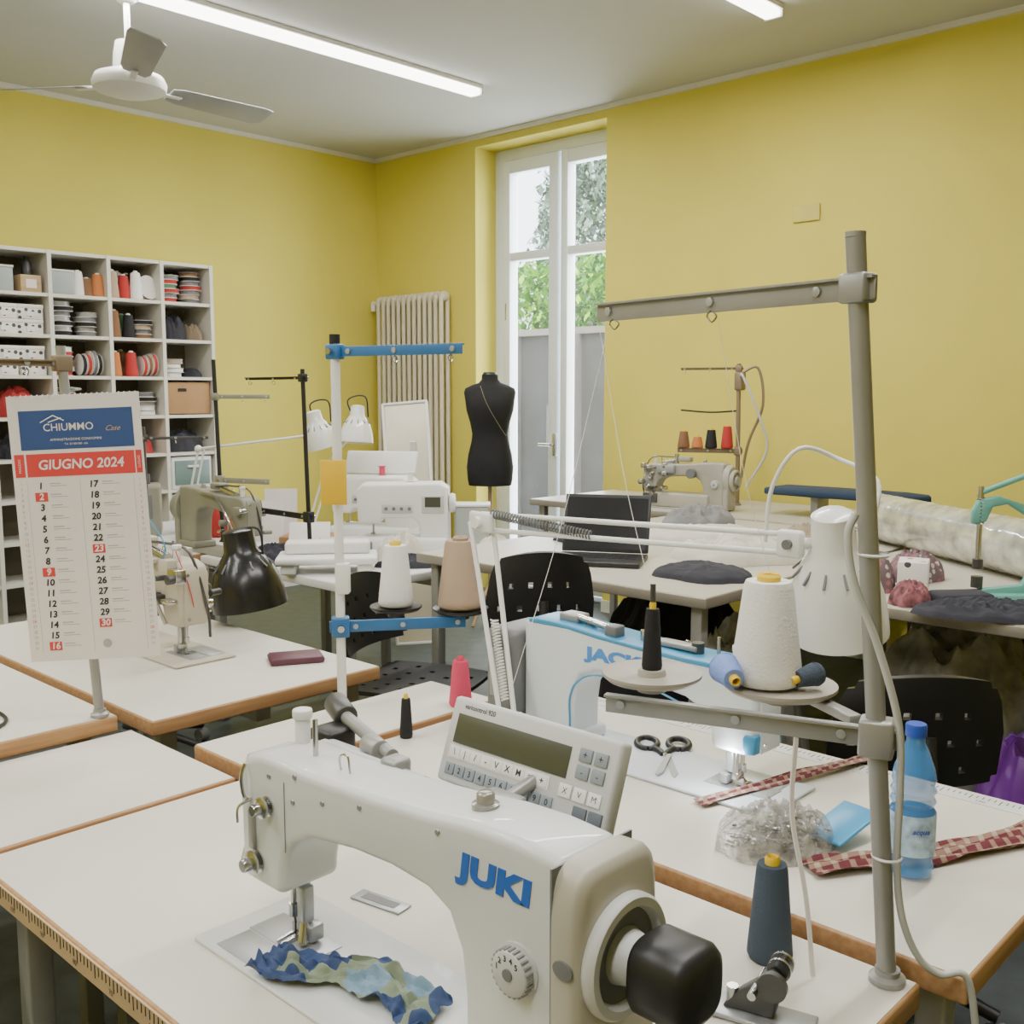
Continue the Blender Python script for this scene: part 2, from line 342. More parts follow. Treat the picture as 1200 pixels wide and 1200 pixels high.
def reel(m,r,h):
    o=thing("ribbon_reel","reel of wound ribbon on the shelf","ribbon reel",(0,0,-5),0,"ribbon reels on the shelves")
    B().lathe([(0,.0),(r,.0),(r,.002),(r*.2,.002)],PAPER,n=20).lathe([(r*.2,h-.002),(r,h-.002),(r,h),(0,h)],PAPER,n=20).done("flange",o)
    B().lathe([(r*.3,.003),(r*.93,.003),(r*.93,h-.003),(r*.3,h-.003)],m,n=20).done("ribbon",o); return o
RE=[reel(m,.070,.028) for m in (TRED,DGR,TWHITE,TGRN,TBEI,GREY,TBLK,TBRN)]
CO=[conething(m,.15,.042,(0,0,-5),"cone of thread standing on the shelf",TWHITE,group="thread cones on the shelves") for m in (TWHITE,TRED,TBRN,TBEI,TORG,TGRN,TBLK)]
def dbox(w,d,h):
    o=thing("storage_box","small white cardboard box with red and black dots","box",(0,0,-5),0,"dotted boxes on the shelves")
    B().box((0,0,h*.4),(w*.97,d*.97,h*.8),DOTB,bev=.002).done("body",o); B().box((0,0,h*.86),(w,d,h*.26),DOTB,bev=.002).done("lid",o)
    B().box((0,-d/2-.001,h*.35),(w*.3,.003,h*.3),WHITE).done("label_holder",o); return o
DB=dbox(.15,.24,.085)
def cbox(w,d,h):
    o=thing("clear_box","clear plastic box holding sewing notions","plastic box",(0,0,-5),0,"clear boxes on the shelves")
    B().box((0,0,h*.46),(w,d,h*.9),CLEARB,bev=.008).done("body",o); B().box((0,0,h*.94),(w+.006,d+.006,h*.1),SLOTG,bev=.004).done("lid",o)
    B().heap((w*.85,d*.85,h*.6),DGR,2,X=T(0,0,.006)).done("contents",o); return o
CB=cbox(.145,.24,.15)
def putbox(c,r,items):
    x0,x1,z=cell(c,r)
    for (o,dx,dz,dy,rot) in items: clone(o,(x0+dx,6.26+dy,z+dz),rot)
def bundle(c,r,m,h=.14,lab="crumpled fabric bundle on the shelf",wd=.25,dx=0,seed=0,y=6.39):
    x0,x1,z=cell(c,r)
    B().heap((wd,.22,h*1.0),m,seed,2.0,.45).done("fabric_bundle",label=lab,cat="fabric",loc=((x0+x1)/2+dx,y,z+.002),group="fabric bundles on the shelves")
for c in (1,2):
    for r in (7,6):
        for i in range(2):
            for j in range(2): putbox(c,r,[(DB,.085+.155*i,.086*j+.001,.14,rn.uniform(-4,4))])
putbox(2,8,[(CB,.08,0.001,.15,2)])
b=B(); b.box((0,0,.05),(.12,.2,.1),WOODT,bev=.003); b.box((0,-.101,.05),(.06,.002,.05),PAPER); b.done("wooden_box",label="small wooden box with a paper label on the shelf",cat="box",loc=(cell(2,8)[0]+.25,6.38,2.051))
b=B(); b.lathe([(0,0),(.03,0),(.03,.07),(.012,.09),(.012,.11),(0,.11)],BLK,n=14); b.done("small_bottle",label="small dark bottle standing on a wooden box",cat="bottle",loc=(cell(2,8)[0]+.25,6.34,2.152))
putbox(3,8,[(CB,.08,0.001,.15,0)])
def stack(c,r,dx,ks,y=6.36):
    for i,k in enumerate(ks):
        q=rn.uniform(.88,1.02); clone(RE[k],(cell(c,r)[0]+dx+rn.uniform(-.008,.008),y+rn.uniform(-.01,.01),ZS[r]+.001+.029*i),rn.uniform(0,90),sc=(q,q,1))
def cones(c,r,ks,y=6.32,x=.05,dx=.093):
    for i,k in enumerate(ks):
        q=rn.uniform(.8,1.08); clone(CO[k],(cell(c,r)[0]+x+dx*i+rn.uniform(-.004,.004),y+rn.uniform(-.015,.015),ZS[r]+.001),sc=(1,1,rn.uniform(.7,1.15)))
def upright(c,r,x,ks,y=6.33,dx=.032):
    for i,k in enumerate(ks): q=rn.uniform(.85,1.1); clone(RE[k],(cell(c,r)[0]+x+dx*i,y,ZS[r]+.071*q+.002),(0,90,0),sc=(q,q,1))
cones(3,8,(0,2,4),6.33,.19,.06)
stack(3,7,.083,(6,5,6,5,1,6,5)); stack(3,7,.245,(1,5,6,1,5)); stack(3,6,.083,(0,2,0,6,0,2)); upright(3,6,.175,(6,0,1,6)); stack(3,5,.083,(0,6,1,2,0,3)); stack(3,5,.245,(6,0,2,0))
cones(4,8,(3,1,0),x=.045,dx=.075); cones(4,8,(2,0,6,4),6.44,.06,.07); clone(RE[4],(cell(4,8)[0]+.275,6.34,2.128),(78,0,12),sc=(1.1,1.1,1.2))
cones(4,7,(2,6),x=.05); stack(4,7,.245,(7,1,4,6)); cones(4,7,(2,2,5),6.47,.05,.06); cones(4,6,(4,1),x=.05); upright(4,6,.21,(0,7,0)); cones(4,6,(6,2,6),6.46,.06); stack(4,5,.083,(4,0,1,7,6)); stack(4,5,.25,(2,2,5,6,1))
bundle(4,4,RCLOTH,.16,seed=3); bundle(4,3,DCLOTH,.14,seed=4); bundle(4,2,WCLOTH,.14,seed=5); bundle(3,4,WCLOTH,.12,seed=6); bundle(3,3,RCLOTH,.15,seed=7); bundle(2,5,RCLOTH,.19,seed=8); bundle(2,4,DCLOTH,.16,seed=9)
stack(5,8,.083,(0,1,0,3,0,1)); stack(5,8,.245,(1,4,1,0,1,6,7))
bundle(5,7,DCLOTH,.18,"tangle of black straps and buckles on the shelf",.20,dx=-.05,seed=11); bundle(5,7,mat("tan_cloth",(.2,.15,.1),.9),.12,"tan crumpled trimming on the shelf",.13,dx=.09,seed=12)
stack(5,6,.10,(2,2,2,4)); bundle(5,6,DCLOTH,.06,"flat black folded fabric on the shelf",.13,dx=.085,seed=13)
o=thing("cardboard_box","brown cardboard box with an open hand hole on the shelf","cardboard box",(cell(5,5)[0]+.163,6.40,1.326))
B().box((0,0,.105),(.30,.27,.20),CARD,bev=.003).done("body",o); B().box((-.05,-.137,.16),(.06,.004,.02),BLK).done("hand_hole",o); B().box((0,0,.208),(.302,.272,.006),CARD).done("flap",o)
bundle(5,4,DCLOTH,.15,seed=14,wd=.28)
def drawers(c,r):
    x0,x1,z=cell(c,r); o=thing("drawer_box","white plastic drawer box with frosted teal drawer front","drawer box",((x0+x1)/2,6.40,z+.001),0,"plastic drawer boxes on the shelves")
    B().box((0,0,.105),(.29,.28,.21),WHITE,bev=.006).done("body",o)
    d=B().box((0,-.143,.105),(.25,.012,.16),mat("frosted_teal",(.16,.23,.22),.35),bev=.004).done("drawer",o); B().box((0,-.155,.145),(.08,.015,.015),WHITE,bev=.003).done("handle",d)
drawers(5,3); drawers(5,2); drawers(5,1); drawers(4,1)
# ------------------------------------------------------------------ tables
def table(label,x0,x1,y0,y1,z,top=LAM,edge=WOOD,th=.035,leg=GREY,name="sewing_table",grp=None):
    o=thing(name,label,"table",((x0+x1)/2,(y0+y1)/2,0),0,grp); a=(x1-x0)/2; c=(y1-y0)/2
    B().box((0,0,z-th/2-.0008),(2*a,2*c,th),edge,bev=.004).box((0,0,z-.004),(2*a-.008,2*c-.008,.008),top).done("tabletop",o)
    for sx in (-1,1):
        for sy in (-1,1):
            b=B(); xx=sx*(a-.06); yy=sy*(c-.06)
            b.bx(xx-.02,xx+.02,yy-.02,yy+.02,.0,z-th,leg,bev=.004); b.done("leg",o)
    b=B(); yb=c-.06; b.bx(-.02,.02,-yb,yb,z-th-.05,z-th,leg); b.done("stretcher",o)
    return o
T1=table("white laminate sewing table with beech edge and printed ruler",.55,1.22,.46,1.66,.75,grp="sewing tables")
table("narrow white laminate side table with a beech edge",.30,1.02,1.675,2.085,.75,grp="sewing tables")
table("white laminate table with beech edge carrying the calendar stand",.30,.995,2.095,3.3,.785,grp="sewing tables")
table("white laminate sewing table with beech edge under the old machine",1.075,1.72,2.10,3.35,.75,grp="sewing tables")
T4=table("white laminate sewing table with a printed ruler under the blue-striped machine",1.265,1.90,.42,1.64,.75,grp="sewing tables")
table("narrow white laminate table holding the blue thread stand",1.06,1.72,1.67,1.90,.75,grp="sewing tables")
ALU=mat("aluminium_edge",(.33,.30,.25),.4,.4)
table("pale cutting table with a metal edge covered in cloths",2.66,4.45,1.70,3.02,.85,top=LAMG,edge=ALU,th=.035,name="cutting_table",grp="cutting tables")
table("pale cutting table with a metal edge beside the fabric roll",2.92,4.65,.1,1.68,.85,top=LAMG,edge=ALU,th=.035,name="cutting_table",grp="cutting tables")
table("white table holding the domestic sewing machines",2.38,3.45,3.1,4.15,.75,top=WHITE,edge=WHITE,name="work_table")
table("white work table behind the sewing machines",2.3,3.2,4.2,5.4,.75,top=WHITE,edge=WOOD,name="work_table")
table("grey table against the yellow wall under the old machine",4.50,5.3,1.9,4.1,.85,top=LAMG,edge=ALU,name="work_table")
b=B(); b.box((0,0,0),(.003,1.2,.03),mat("ruler_cream",(.5,.36,.2),.6))
for i in range(115): b.box((-.002,-.58+.0102*i,.008 if i%5 else .005),(.0006,.0012,.012 if i%5 else .018),INK)
for i in range(11): b.text(str(110-i*10),.011,INK,T(-.0022,.56-.102*i-.01,-.006,rx=90,rz=-90))
b.done("tape_ruler",T1,label="printed ruler tape stuck along the wooden table edge",loc=(.5478-.885,0,.732))
b=B(); b.box((0,0,0),(.04,1.15,.0008),mat("ruler_white",(.66,.66,.62),.5))
for i in range(110): b.box((.010 if i%5 else .006,-.55+.0102*i,.0006),(.012 if i%5 else .02,.0014,.0004),INK)
for i in range(10): b.text(str(i*10+10),.012,INK,T(-.009,.50-.102*i,.0007,rz=-90))
b.done("tape_ruler",T4,label="white printed ruler tape on the table top",loc=(1.865-1.5825,0,.7506))
b=B(); b.box((0,0,.55),(.16,.24,.16),DGR,bev=.02,seg=3); b.cyl((-.0,-.18,.55),(0,-.10,.55),.05,GREY); b.box((0,0,.66),(.05,.1,.1),GREY)
b.done("table_motor",T1,label="dark electric motor bolted under the table",loc=(-.12,.1,0))
# ------------------------------------------------------------------ industrial machine
PROF=[(-.04,.092),(-.05,.12),(-.052,.20),(-.05,.235),(-.035,.258),(0,.268),(.10,.268),(.22,.273),(.31,.280),(.38,.288),(.44,.290),(.50,.286),(.50,.0),(.368,0),(.366,.10),(.360,.145),(.342,.180),(.31,.195),(.25,.200),(.18,.197),(.10,.186),(.065,.168),(.048,.145),(.042,.118),(.04,.092)]
RX=T(rx=90); LX=T(ry=90)
def machine(label,loc,rot,body,cover,style="wheel",scale=1,zs=1):
    o=thing("sewing_machine",label,"sewing machine",loc,rot); o.scale=(scale,scale,scale*zs)
    b=B(); b.box((.20,0,.0035),(.60,.18,.006),body,bev=.002); b.done("bed",o)
    B().box((-.0,0,.0072),(.13,.055,.0014),STEEL,bev=.0004).box((.0,-.055,.0072),(.12,.05,.0014),STEEL,bev=.0004).box((0,.0,.0081),(.006,.012,.0006),BLK).done("throat_plate",o)
    b=B(); b.prism(PROF,.092,body,bev=.012,seg=4); b.box((.43,0,.02),(.145,.120,.034),body,bev=.010,seg=3)
    for l,h in ((.02,.245),(.07,.225),(.20,.255),(.33,.265),(.075,.258),(.13,.24)): b.lathe([(0,0),(.004,0),(.003,.0015),(0,.0015)],GREY,T(l,-.0462,h)@RX,n=10)
    b.box((.052,-.0463,.20),(.0012,.0008,.09),DGR)
    b.done("arm",o)
    b=B(); b.prism([(-.056,.10),(-.056,.24),(-.048,.255),(-.046,.255),(-.046,.10)],.066,body,bev=.002)
    for z in (.115,.235): b.lathe([(0,0),(.005,0),(.004,.003),(0,.003)],CHROME,T(-.056,.022,z,ry=-90),n=10)
    b.done("face_plate",o)
    b=B(); b.cyl((0,0,.11),(0,0,.045),.0042,CHROME); b.cyl((0,0,.055),(0,0,.038),.007,CHROME); b.cyl((0,0,.04),(0,0,.009),.0011,CHROME,n=8); b.box((.020,.004,.06),(.016,.018,.05),STEEL,bev=.003); b.cyl((.022,.0,.035),(.03,-.01,.012),.006,CHROME); b.done("needle_bar",o)
    b=B(); b.cyl((.002,.018,.11),(.002,.018,.035),.0048,CHROME); b.box((.002,.012,.034),(.014,.022,.016),CHROME,bev=.002)
    b.prism([(-.007,.010),(.007,.010),(.007,.026),(.003,.03),(-.007,.026)],.006,CHROME,y0=.004); b.box((-.004,-.009,.0115),(.004,.032,.003),CHROME,r=(6,0,0)); b.box((.007,-.009,.0115),(.005,.032,.003),CHROME,r=(6,0,0)); b.box((.028,.01,.022),(.018,.022,.022),STEEL,bev=.003); b.done("presser_foot",o)
    for l,h,r0 in ((.016,.205,.013),(-.010,.125,.015)):
        B().lathe([(0,0),(r0,0),(r0,.004),(r0*.5,.006),(r0*.5,.010),(r0*1.05,.011),(r0*1.05,.014),(r0*.6,.016),(r0*.6,.024),(r0*.5,.026),(0,.026)],CHROME,T(l,-.044,h)@RX,n=20).done("tension_knob",o)
    b=B(); b.tube([(-.02,-.046,.205),(-.03,-.06,.195),(-.03,-.062,.175)],.0018,CHROME,n=6)
    b.box((-.018,-.048,.165),(.012,.006,.05),GREY,bev=.001); b.done("thread_hook",o)
    b=B(); b.tube([(-.025,-.046,.20),(-.027,-.054,.21),(-.028,-.056,.235),(-.028,-.05,.25)],.0025,CHROME,n=6); b.done("take_up_lever",o)
    b=B(); b.lathe([(0,0),(.027,0),(.027,.003),(.023,.004),(.023,.014),(.021,.016),(0,.016)],SLOTG,T(.445,-.045,.160)@RX,n=32)
    for i in range(24):
        a=2*pi*i/24; b.box((.445+.0232*cos(a),-.055,.160+.0232*sin(a)),(.0025,.009,.0025),GREY)
    for i,ch in enumerate("12345"):
        a=R(165-i*30); b.text(ch,.0085,INK,T(.445+.0155*cos(a),-.0614,.160+.0155*sin(a),rx=90),bold=.0002)
    b.cyl((.445,-.0605,.160),(.445,-.063,.160),.006,DGR); b.done("stitch_dial",o)
    if style=="wheel":
        b=B(); b.lathe([(0,0),(.075,0),(.082,.010),(.08,.03),(.072,.04),(0,.04)],cover,T(.498,0,.185)@LX,n=40,sx=1.12,sy=.85); b.box((.516,.0,.09),(.034,.12,.17),cover,bev=.015,seg=3); b.done("motor_cover",o)
        B().lathe([(.03,.0),(.060,.0),(.064,.006),(.064,.02),(.060,.026),(.050,.026),(.046,.012),(.03,.012),(.026,.034),(0,.034)],cover,T(.54,0,.185)@LX,n=40).done("handwheel",o)
    elif style=="knob":
        b=B(); b.loft([(0,.142,.062,0,0),(.022,.142,.064,0,0),(.029,.139,.062,0,0),(.033,.130,.054,0,0)],cover,T(.501,0,.146)@LX,n=56,pw=6)
        b.box((.5,0,.146),(.0025,.122,.278),DGR); b.done("motor_cover",o)
        b=B(); b.lathe([(.03,.0),(.056,.0),(.060,.004),(.060,.012),(.057,.016),(.049,.016),(.045,.006),(.028,.006),(.022,.030),(0,.030)],SLOTG,T(.532,0,.192)@LX,n=44); b.lathe([(.028,.007),(.046,.007)],DGR,T(.532,0,.192)@LX,n=44); b.done("handwheel",o)
        b=B(); b.cyl((.54,0,.192),(.568,0,.192),.020,STEEL); b.loft([(0,.026,.026,0,0),(.005,.034,.034,0,0),(.010,.037,.037,0,0),(.056,.037,.037,0,0),(.064,.033,.033,0,0),(.068,.026,.026,0,0)],BLK,T(.562,0,.192)@LX,n=40,pw=3.2); b.done("wheel_cap",o)
    else:
        b=B(); b.box((.545,0,.15),(.09,.15,.22),DGR,bev=.022,seg=4); b.box((.545,.076,.15),(.05,.004,.12),GREY,bev=.002); b.done("motor_cover",o)
        B().lathe([(0,0),(.045,0),(.05,.006),(.045,.016),(0,.018)],DGR,T(.59,0,.17)@LX).done("handwheel",o)
    B().cyl((.0,.02,.265),(.0,.02,.30),.010,WHITE,bev=.002).cyl((.0,.02,.30),(.0,.02,.312),.013,WHITE,bev=.002).done("thread_knob",o)
    B().cyl((.055,.0,.265),(.055,0,.315),.0035,CHROME).done("spool_post",o)
    B().tube([(.12,-.01,.266),(.12,-.012,.285),(.135,-.012,.29),(.14,-.012,.268)],.0015,CHROME,n=6).done("thread_guide",o)
    B().lathe([(0,0),(.015,0),(.015,.006),(.010,.007),(.010,.016),(.007,.019),(0,.019)],mat("smoky_cap",(.30,.29,.26),.2,.3),T(.355,0,.284),n=20).done("oil_cap",o)
    return o
def mech(o,seed,m1=CHROME,m2=DKM,m3=OLD):
    rr=random.Random(seed); b=B()
    for i in range(16):
        l=rr.uniform(-.07,.14); h=rr.uniform(.04,.27); sd=rr.choice((-1,1)); mm=rr.choice((m1,m2,m3,m1))
        if i%2: b.cyl((l,sd*.045,h),(l+rr.uniform(-.01,.01),sd*rr.uniform(.07,.10),h),rr.uniform(.006,.018),mm,n=12,bev=.001)
        else: b.box((l,sd*.058,h),(rr.uniform(.02,.06),.03,rr.uniform(.01,.04)),mm,bev=.003)
    b.tube([(-.02,-.06,.05),(-.06,-.03,.14),(-.03,0,.29),(.08,.02,.31),(.2,.03,.30)],.004,m2,n=6)
    b.tube([(.0,.06,.10),(.05,.08,.2),(.15,.07,.26),(.3,.06,.27)],.006,m1,n=6)
    b.cyl((.05,.02,.27),(.16,.02,.29),.014,m1); b.box((.22,0,.30),(.08,.05,.03),m3,bev=.006); b.done("feed_mechanism",o)
J=machine("white industrial lockstitch machine with blue lettering and tilted control panel",(.75,1.10,.7495),-90,MW,MGR,"knob")
B().text("JUKI",.036,BLUEL,T(.412,-.0468,.240,rx=90)@M.Diagonal((1.42,1,1,1)),bold=.0019,ext=.0003,sp=1.03,shear=.10).done("logo_lettering",J,label="bold blue brand lettering")
b=B(); b.lathe([(0,0),(.009,0),(.009,.002),(0,.003)],DGR,T(.518,-.064,.195)@RX,n=16,sx=1.3); b.done("sight_glass",J)
b=B(); b.prism([(-.070,.085),(-.080,.10),(-.060,.145),(-.054,.14),(-.054,.09)],.05,CLEARB,bev=.003,y0=-.005); b.done("eye_guard",J)
b=B(); b.cyl((.12,.07,.265),(-.04,.12,.27),.009,GREY); b.cyl((-.035,.118,.27),(-.09,.14,.275),.017,DKM,bev=.003); b.box((-.03,.09,.245),(.05,.045,.04),BLK,bev=.006); b.cyl((.06,.08,.265),(.095,.072,.265),.014,GREY,bev=.002); b.box((.03,.065,.235),(.09,.03,.045),SLOTG,bev=.008); b.box((.15,.05,.262),(.03,.03,.03),GREY,bev=.006); b.box((.10,.05,.25),(.20,.012,.03),SLOTG,bev=.004); b.done("auto_lifter",J,label="grey rod and black fittings behind the arm")
PX=T(.300,.118,.290,rx=70)
P=bpy.data.objects.new("control_panel",None); SC.objects.link(P); P.parent=J; P.matrix_local=PX
B().box((0,0,-.011),(.266,.106,.022),SLOTG,bev=.005,seg=2).done("panel_case",P)
b=B(); b.box((-.026,.015,.0006),(.184,.036,.0014),LCD,bev=.0003); b.done("display",P)
b=B(); b.box((-.038,-.014,.0004),(.166,.016,.001),PAPER); b.text("varicontrol 920",.0085,INK,T(-.085,.043,.0006),bold=.0001)
for i in range(9):
    x=-.110+.018*i; b.box((x,-.014,.0008),(.0165,.013,.0014),WHITE,bev=.0003); b.text("\\|/-VXM=+"[i],.011,INK,T(x,-.014,.0017),bold=.0002)
b.done("symbol_strip",P)
KG=mat("key_grey",(.24,.28,.31),.5); KD=mat("key_dark",(.10,.12,.14),.5)
b=B()
for i in range(10): x=-.112+.0178*i; b.box((x,-.035,.001),(.0145,.014,.003),KG,bev=.0008); b.text("1234567890"[i],.010,INK,T(x,-.035,.0028),bold=.0002)
for i in range(2):
    for j in range(2): b.box((.088+.022*i,.028-.019*j,.001),(.018,.015,.003),KG,bev=.0008); b.text("+-"[j],.012,INK,T(.088+.022*i,.028-.019*j,.0028))
for i in range(3): b.box((.070+.021*i,-.016,.001),(.018,.015,.002),WHITE,bev=.0005); b.text("XVM"[i],.010,INK,T(.070+.021*i,-.016,.0022))
for x,y in ((.096,-.036),(.118,-.036)): b.box((x,y,.001),(.019,.016,.003),KD,bev=.0008)
b.done("keypad",P)
B().cyl((.32,.05,.26),(.32,.15,.28),.008,GREY).box((.33,.05,.272),(.05,.03,.012),GREY,bev=.003).done("panel_bracket",J)
o=thing("bobbin_winder","small dark metal bobbin winder screwed to the table","bobbin winder",(1.02,.57,.751),-75)
B().box((0,0,.003),(.13,.05,.006),STEEL,bev=.002).prism([(-.04,.006),(.02,.006),(.03,.05),(.015,.06),(-.02,.03)],.018,DKM,bev=.003).done("bracket",o)
B().lathe([(0,0),(.017,0),(.017,.008),(0,.008)],DKM,T(.02,-.012,.05)@RX).cyl((.0,-.03,.04),(.0,.03,.04),.005,CHROME).cyl((-.03,0,.006),(-.03,0,.03),.007,CHROME).lathe([(0,0),(.014,0),(.014,.004),(.004,.004),(.004,.016),(.014,.016),(.014,.02),(0,.02)],CHROME,T(.02,.012,.055)@T(rx=-90)).done("winder_wheel",o)
K=machine("white and blue industrial lockstitch machine seen from its back",(1.62,.95,.7505),90,MW2,SLOTG,"box",zs=.87)
b=B(); b.prism([(-.03,.265),(0,.272),(.10,.272),(.22,.277),(.31,.284),(.38,.292),(.44,.294),(.485,.291),(.485,.281),(.38,.282),(.30,.273),(.10,.261),(0,.260),(-.03,.254)],.094,JB,bev=.003)
b.prism([(-.052,.10),(-.054,.14),(-.03,.14),(-.025,.13),(-.025,.105),(-.03,.095)],.096,JB,bev=.004)
b.tube([(.48,.047,.04),(.38,.047,.03),(.372,.047,.12),(.35,.047,.165),(.30,.047,.19),(.18,.047,.19),(.08,.047,.165)],.0022,JB,n=6); b.done("stripe",K,label="blue painted stripe")
B().text("JACK",.038,BLUEJ,T(.262,.0468,.236,rx=90,rz=180)@M.Diagonal((1.55,1,1,1)),bold=.0019,ext=.0003).done("logo_lettering",K,label="bold light blue brand lettering")
B().cyl((.10,0,.268),(.10,0,.295),.012,DKM).box((.14,.0,.282),(.09,.03,.012),GREY,bev=.003).cyl((.22,0,.275),(.22,0,.30),.01,CHROME).done("top_fitting",K)
B().box((.28,.02,.29),(.03,.03,.03),DGR,bev=.004).cyl((.28,.01,.29),(.38,.01,.305),.008,CHROME).box((.40,0,.30),(.05,.04,.02),GREY,bev=.004).done("top_bracket",K)
B().sph((-.005,.03,.10),.008,LEDJ).done("led_light",K)
la=bpy.data.lights.new("led","POINT"); la.energy=.5; la.shadow_soft_size=.01; lo=bpy.data.objects.new("led_lamp",la); SC.objects.link(lo); lo.parent=K; lo.location=(-.005,.05,.085)
O=machine("old beige industrial machine threaded with blue cords",(1.42,2.56,.7505),90,MBEI,MBEI); mech(O,3,m3=MBEI)
B().tube([(.02,.05,.27),(.0,.06,.33),(.15,.07,.42),(.4,.05,.36),(.5,.02,.28)],.002,JB,n=5).tube([(-.05,-.0,.12),(-.06,.02,.2),(-.03,.04,.30)],.0015,RED,n=5).done("thread_run",O)
W=machine("greyish green old industrial machine beside the thread stands",(2.50,3.95,.7505),90,OLD,OLD); mech(W,5)
Q=machine("old grey industrial machine with exposed mechanism near the wall",(4.68,3.34,.8505),-85,MGREY,MGREY,scale=.88); mech(Q,9,m3=MGREY)
B().box((.20,.0,.05),(.42,.15,.09),MGREY,bev=.012).box((.02,-.07,.06),(.10,.03,.06),DKM,bev=.004).box((.12,-.06,.24),(.12,.03,.05),STEEL,bev=.004).cyl((.16,0,.27),(.16,0,.33),.014,CHROME).cyl((.30,-.06,.22),(.30,-.09,.22),.03,DGR).done("base_block",Q)
def homem(loc,rot,label,lid=False):
    o=thing("domestic_sewing_machine",label,"sewing machine",loc,rot)
    B().box((0,0,.035),(.42,.19,.07),WHITE,bev=.018,seg=3).done("bed",o)
    b=B(); b.prism([(-.20,.13),(-.205,.28),(-.18,.31),(.17,.315),(.205,.29),(.21,.05),(.08,.05),(.075,.13),(.05,.155),(-.09,.155),(-.10,.13)],.15,WHITE,bev=.022,seg=3); b.done("arm",o)
    b=B(); b.box((.14,-.077,.22),(.10,.006,.08),SLOTG,bev=.003); b.box((.14,-.081,.23),(.07,.003,.045),LCD); b.box((-.02,-.077,.20),(.14,.005,.04),SLOTG,bev=.003)
    for i in range(4): b.cyl((-.07+.035*i,-.08,.2),(-.07+.035*i,-.084,.2),.008,DGR,n=12)
    b.done("control_display",o)
    B().lathe([(0,0),(.04,0),(.045,.01),(.04,.025),(0,.027)],WHITE,T(.21,0,.22)@LX).done("handwheel",o)
    B().cyl((-.14,0,.15),(-.14,0,.08),.005,CHROME).box((-.14,-.005,.08),(.02,.035,.006),CHROME).done("needle_bar",o)
    if lid: B().box((0,.09,.37),(.38,.02,.12),WHITE,r=(-20,0,0),bev=.008).done("lid",o)
    B().lathe([(0,0),(.02,0),(.02,.003),(.014,.004),(.014,.04),(.02,.041),(.02,.044),(0,.044)],TPINK if lid else TWHITE,T(.03,.02,.315),n=16).done("thread_spool",o)
    return o
homem((3.10,3.60,.751),-48,"white computerised domestic sewing machine with small display")
homem((3.26,4.00,.751),-62,"white domestic sewing machine with its lid open",True)
o=thing("extension_table","white plastic sewing machine extension tray on the table","extension tray",(2.52,3.40,.751),-40)
B().box((0,0,.055),(.40,.22,.03),WHITE,bev=.01).box((0,.04,.095),(.34,.10,.05),WHITE,bev=.012,seg=3).done("tray",o); B().box((-.15,0,.02),(.06,.18,.04),WHITE,bev=.008).done("foot",o); B().box((.15,0,.02),(.06,.18,.04),WHITE,bev=.008).done("foot",o)
# ------------------------------------------------------------------ thread stands
def stand(label,base,top,arm,armz,m_pole,m_arm,tray=None,trayz=0,r=.011,disc=[],tm=None,capm=None,aw=.022):
    o=thing("thread_stand",label,"thread stand",base); L=V(top)-V(base)
    def on(z): return L*((z-base[2])/L.z)
    b=B(); b.cyl((0,0,0),L,r,m_pole,n=20); b.cyl(L,L+V((0,0,.006)),r*1.02,capm or m_pole)
    if capm: b.cyl(L-V((0,0,.02)),L+V((0,0,.008)),r*1.15,capm)
    b.done("pole",o)
    B().lathe([(0,0),(r*1.9,0),(r*1.9,.006),(r*1.3,.01),(r*1.3,.016),(0,.016)],m_pole).done("base_nut",o)
    def bar(p0,p1,w,m,name,dots=True):
        A,Ln=aim(p0,p1); d=(V(p1)-V(p0)).normalized(); ang=math.degrees(math.atan2(d.y,d.x)); X=T(*p0,rz=ang)
        b=B(); b.box((Ln/2-.01,0,0),(Ln+.03,.005,w),m,X=X,bev=.0012); b.box((Ln/2-.01,.004,w/2-.002),(Ln+.03,.010,.003),m,X=X)
        for q in (.12,.5,.95) if dots else (): b.lathe([(0,0),(.006,0),(.006,.003),(0,.004)],STEEL,X@T(Ln*q,-.003,0)@RX,n=10); b.lathe([(0,0),(.006,0),(.006,.003),(0,.004)],STEEL,X@T(Ln*q,.003,0)@T(rx=-90),n=10)
        b.done(name,o); return X,Ln
    if arm:
        p=on(armz); q=V(arm)-V(base); q.z=p.z; X,Ln=bar(p,q,aw,m_arm,"top_arm")
        b=B(); b.box((0,0,0),(.036,.028,.034),m_arm,X=X,bev=.004); b.cyl((0,-.014,0),(0,-.025,0),.007,CHROME,X=X,n=8); b.done("clamp",o)
        for t in (.5,.93): B().tube([X@V((Ln*t,0,-.01)),X@V((Ln*t,.009,-.018)),X@V((Ln*t,0,-.026)),X@V((Ln*t,-.009,-.018)),X@V((Ln*t,0,-.012))],.0013,CHROME,n=5).done("thread_eyelet",o)
    if tray:
        p=on(trayz); q=V(tray)-V(base); q.z=p.z; X,Ln=bar(p,q,.026,m_arm,"tray_arm")
        B().box((0,0,0),(.040,.034,.046),m_arm,X=X,bev=.004).cyl((.0,-.018,0),(0,-.030,0),.008,CHROME,X=X,n=8).done("clamp",o)
    for c,rr in disc:
        q=V(c)-V(base); b=B(); b.lathe([(0,-.018),(.02,-.018),(.022,-.006),(rr*.9,-.002),(rr,.004),(rr,.008),(rr*.93,.006),(.02,.004),(.018,.012),(0,.014)],tm,T(*q),n=36); b.done("spool_tray",o)
        B().cyl(q,q+V((0,0,.13)),.004,DKM,n=8).done("spool_pin",o)
    return o
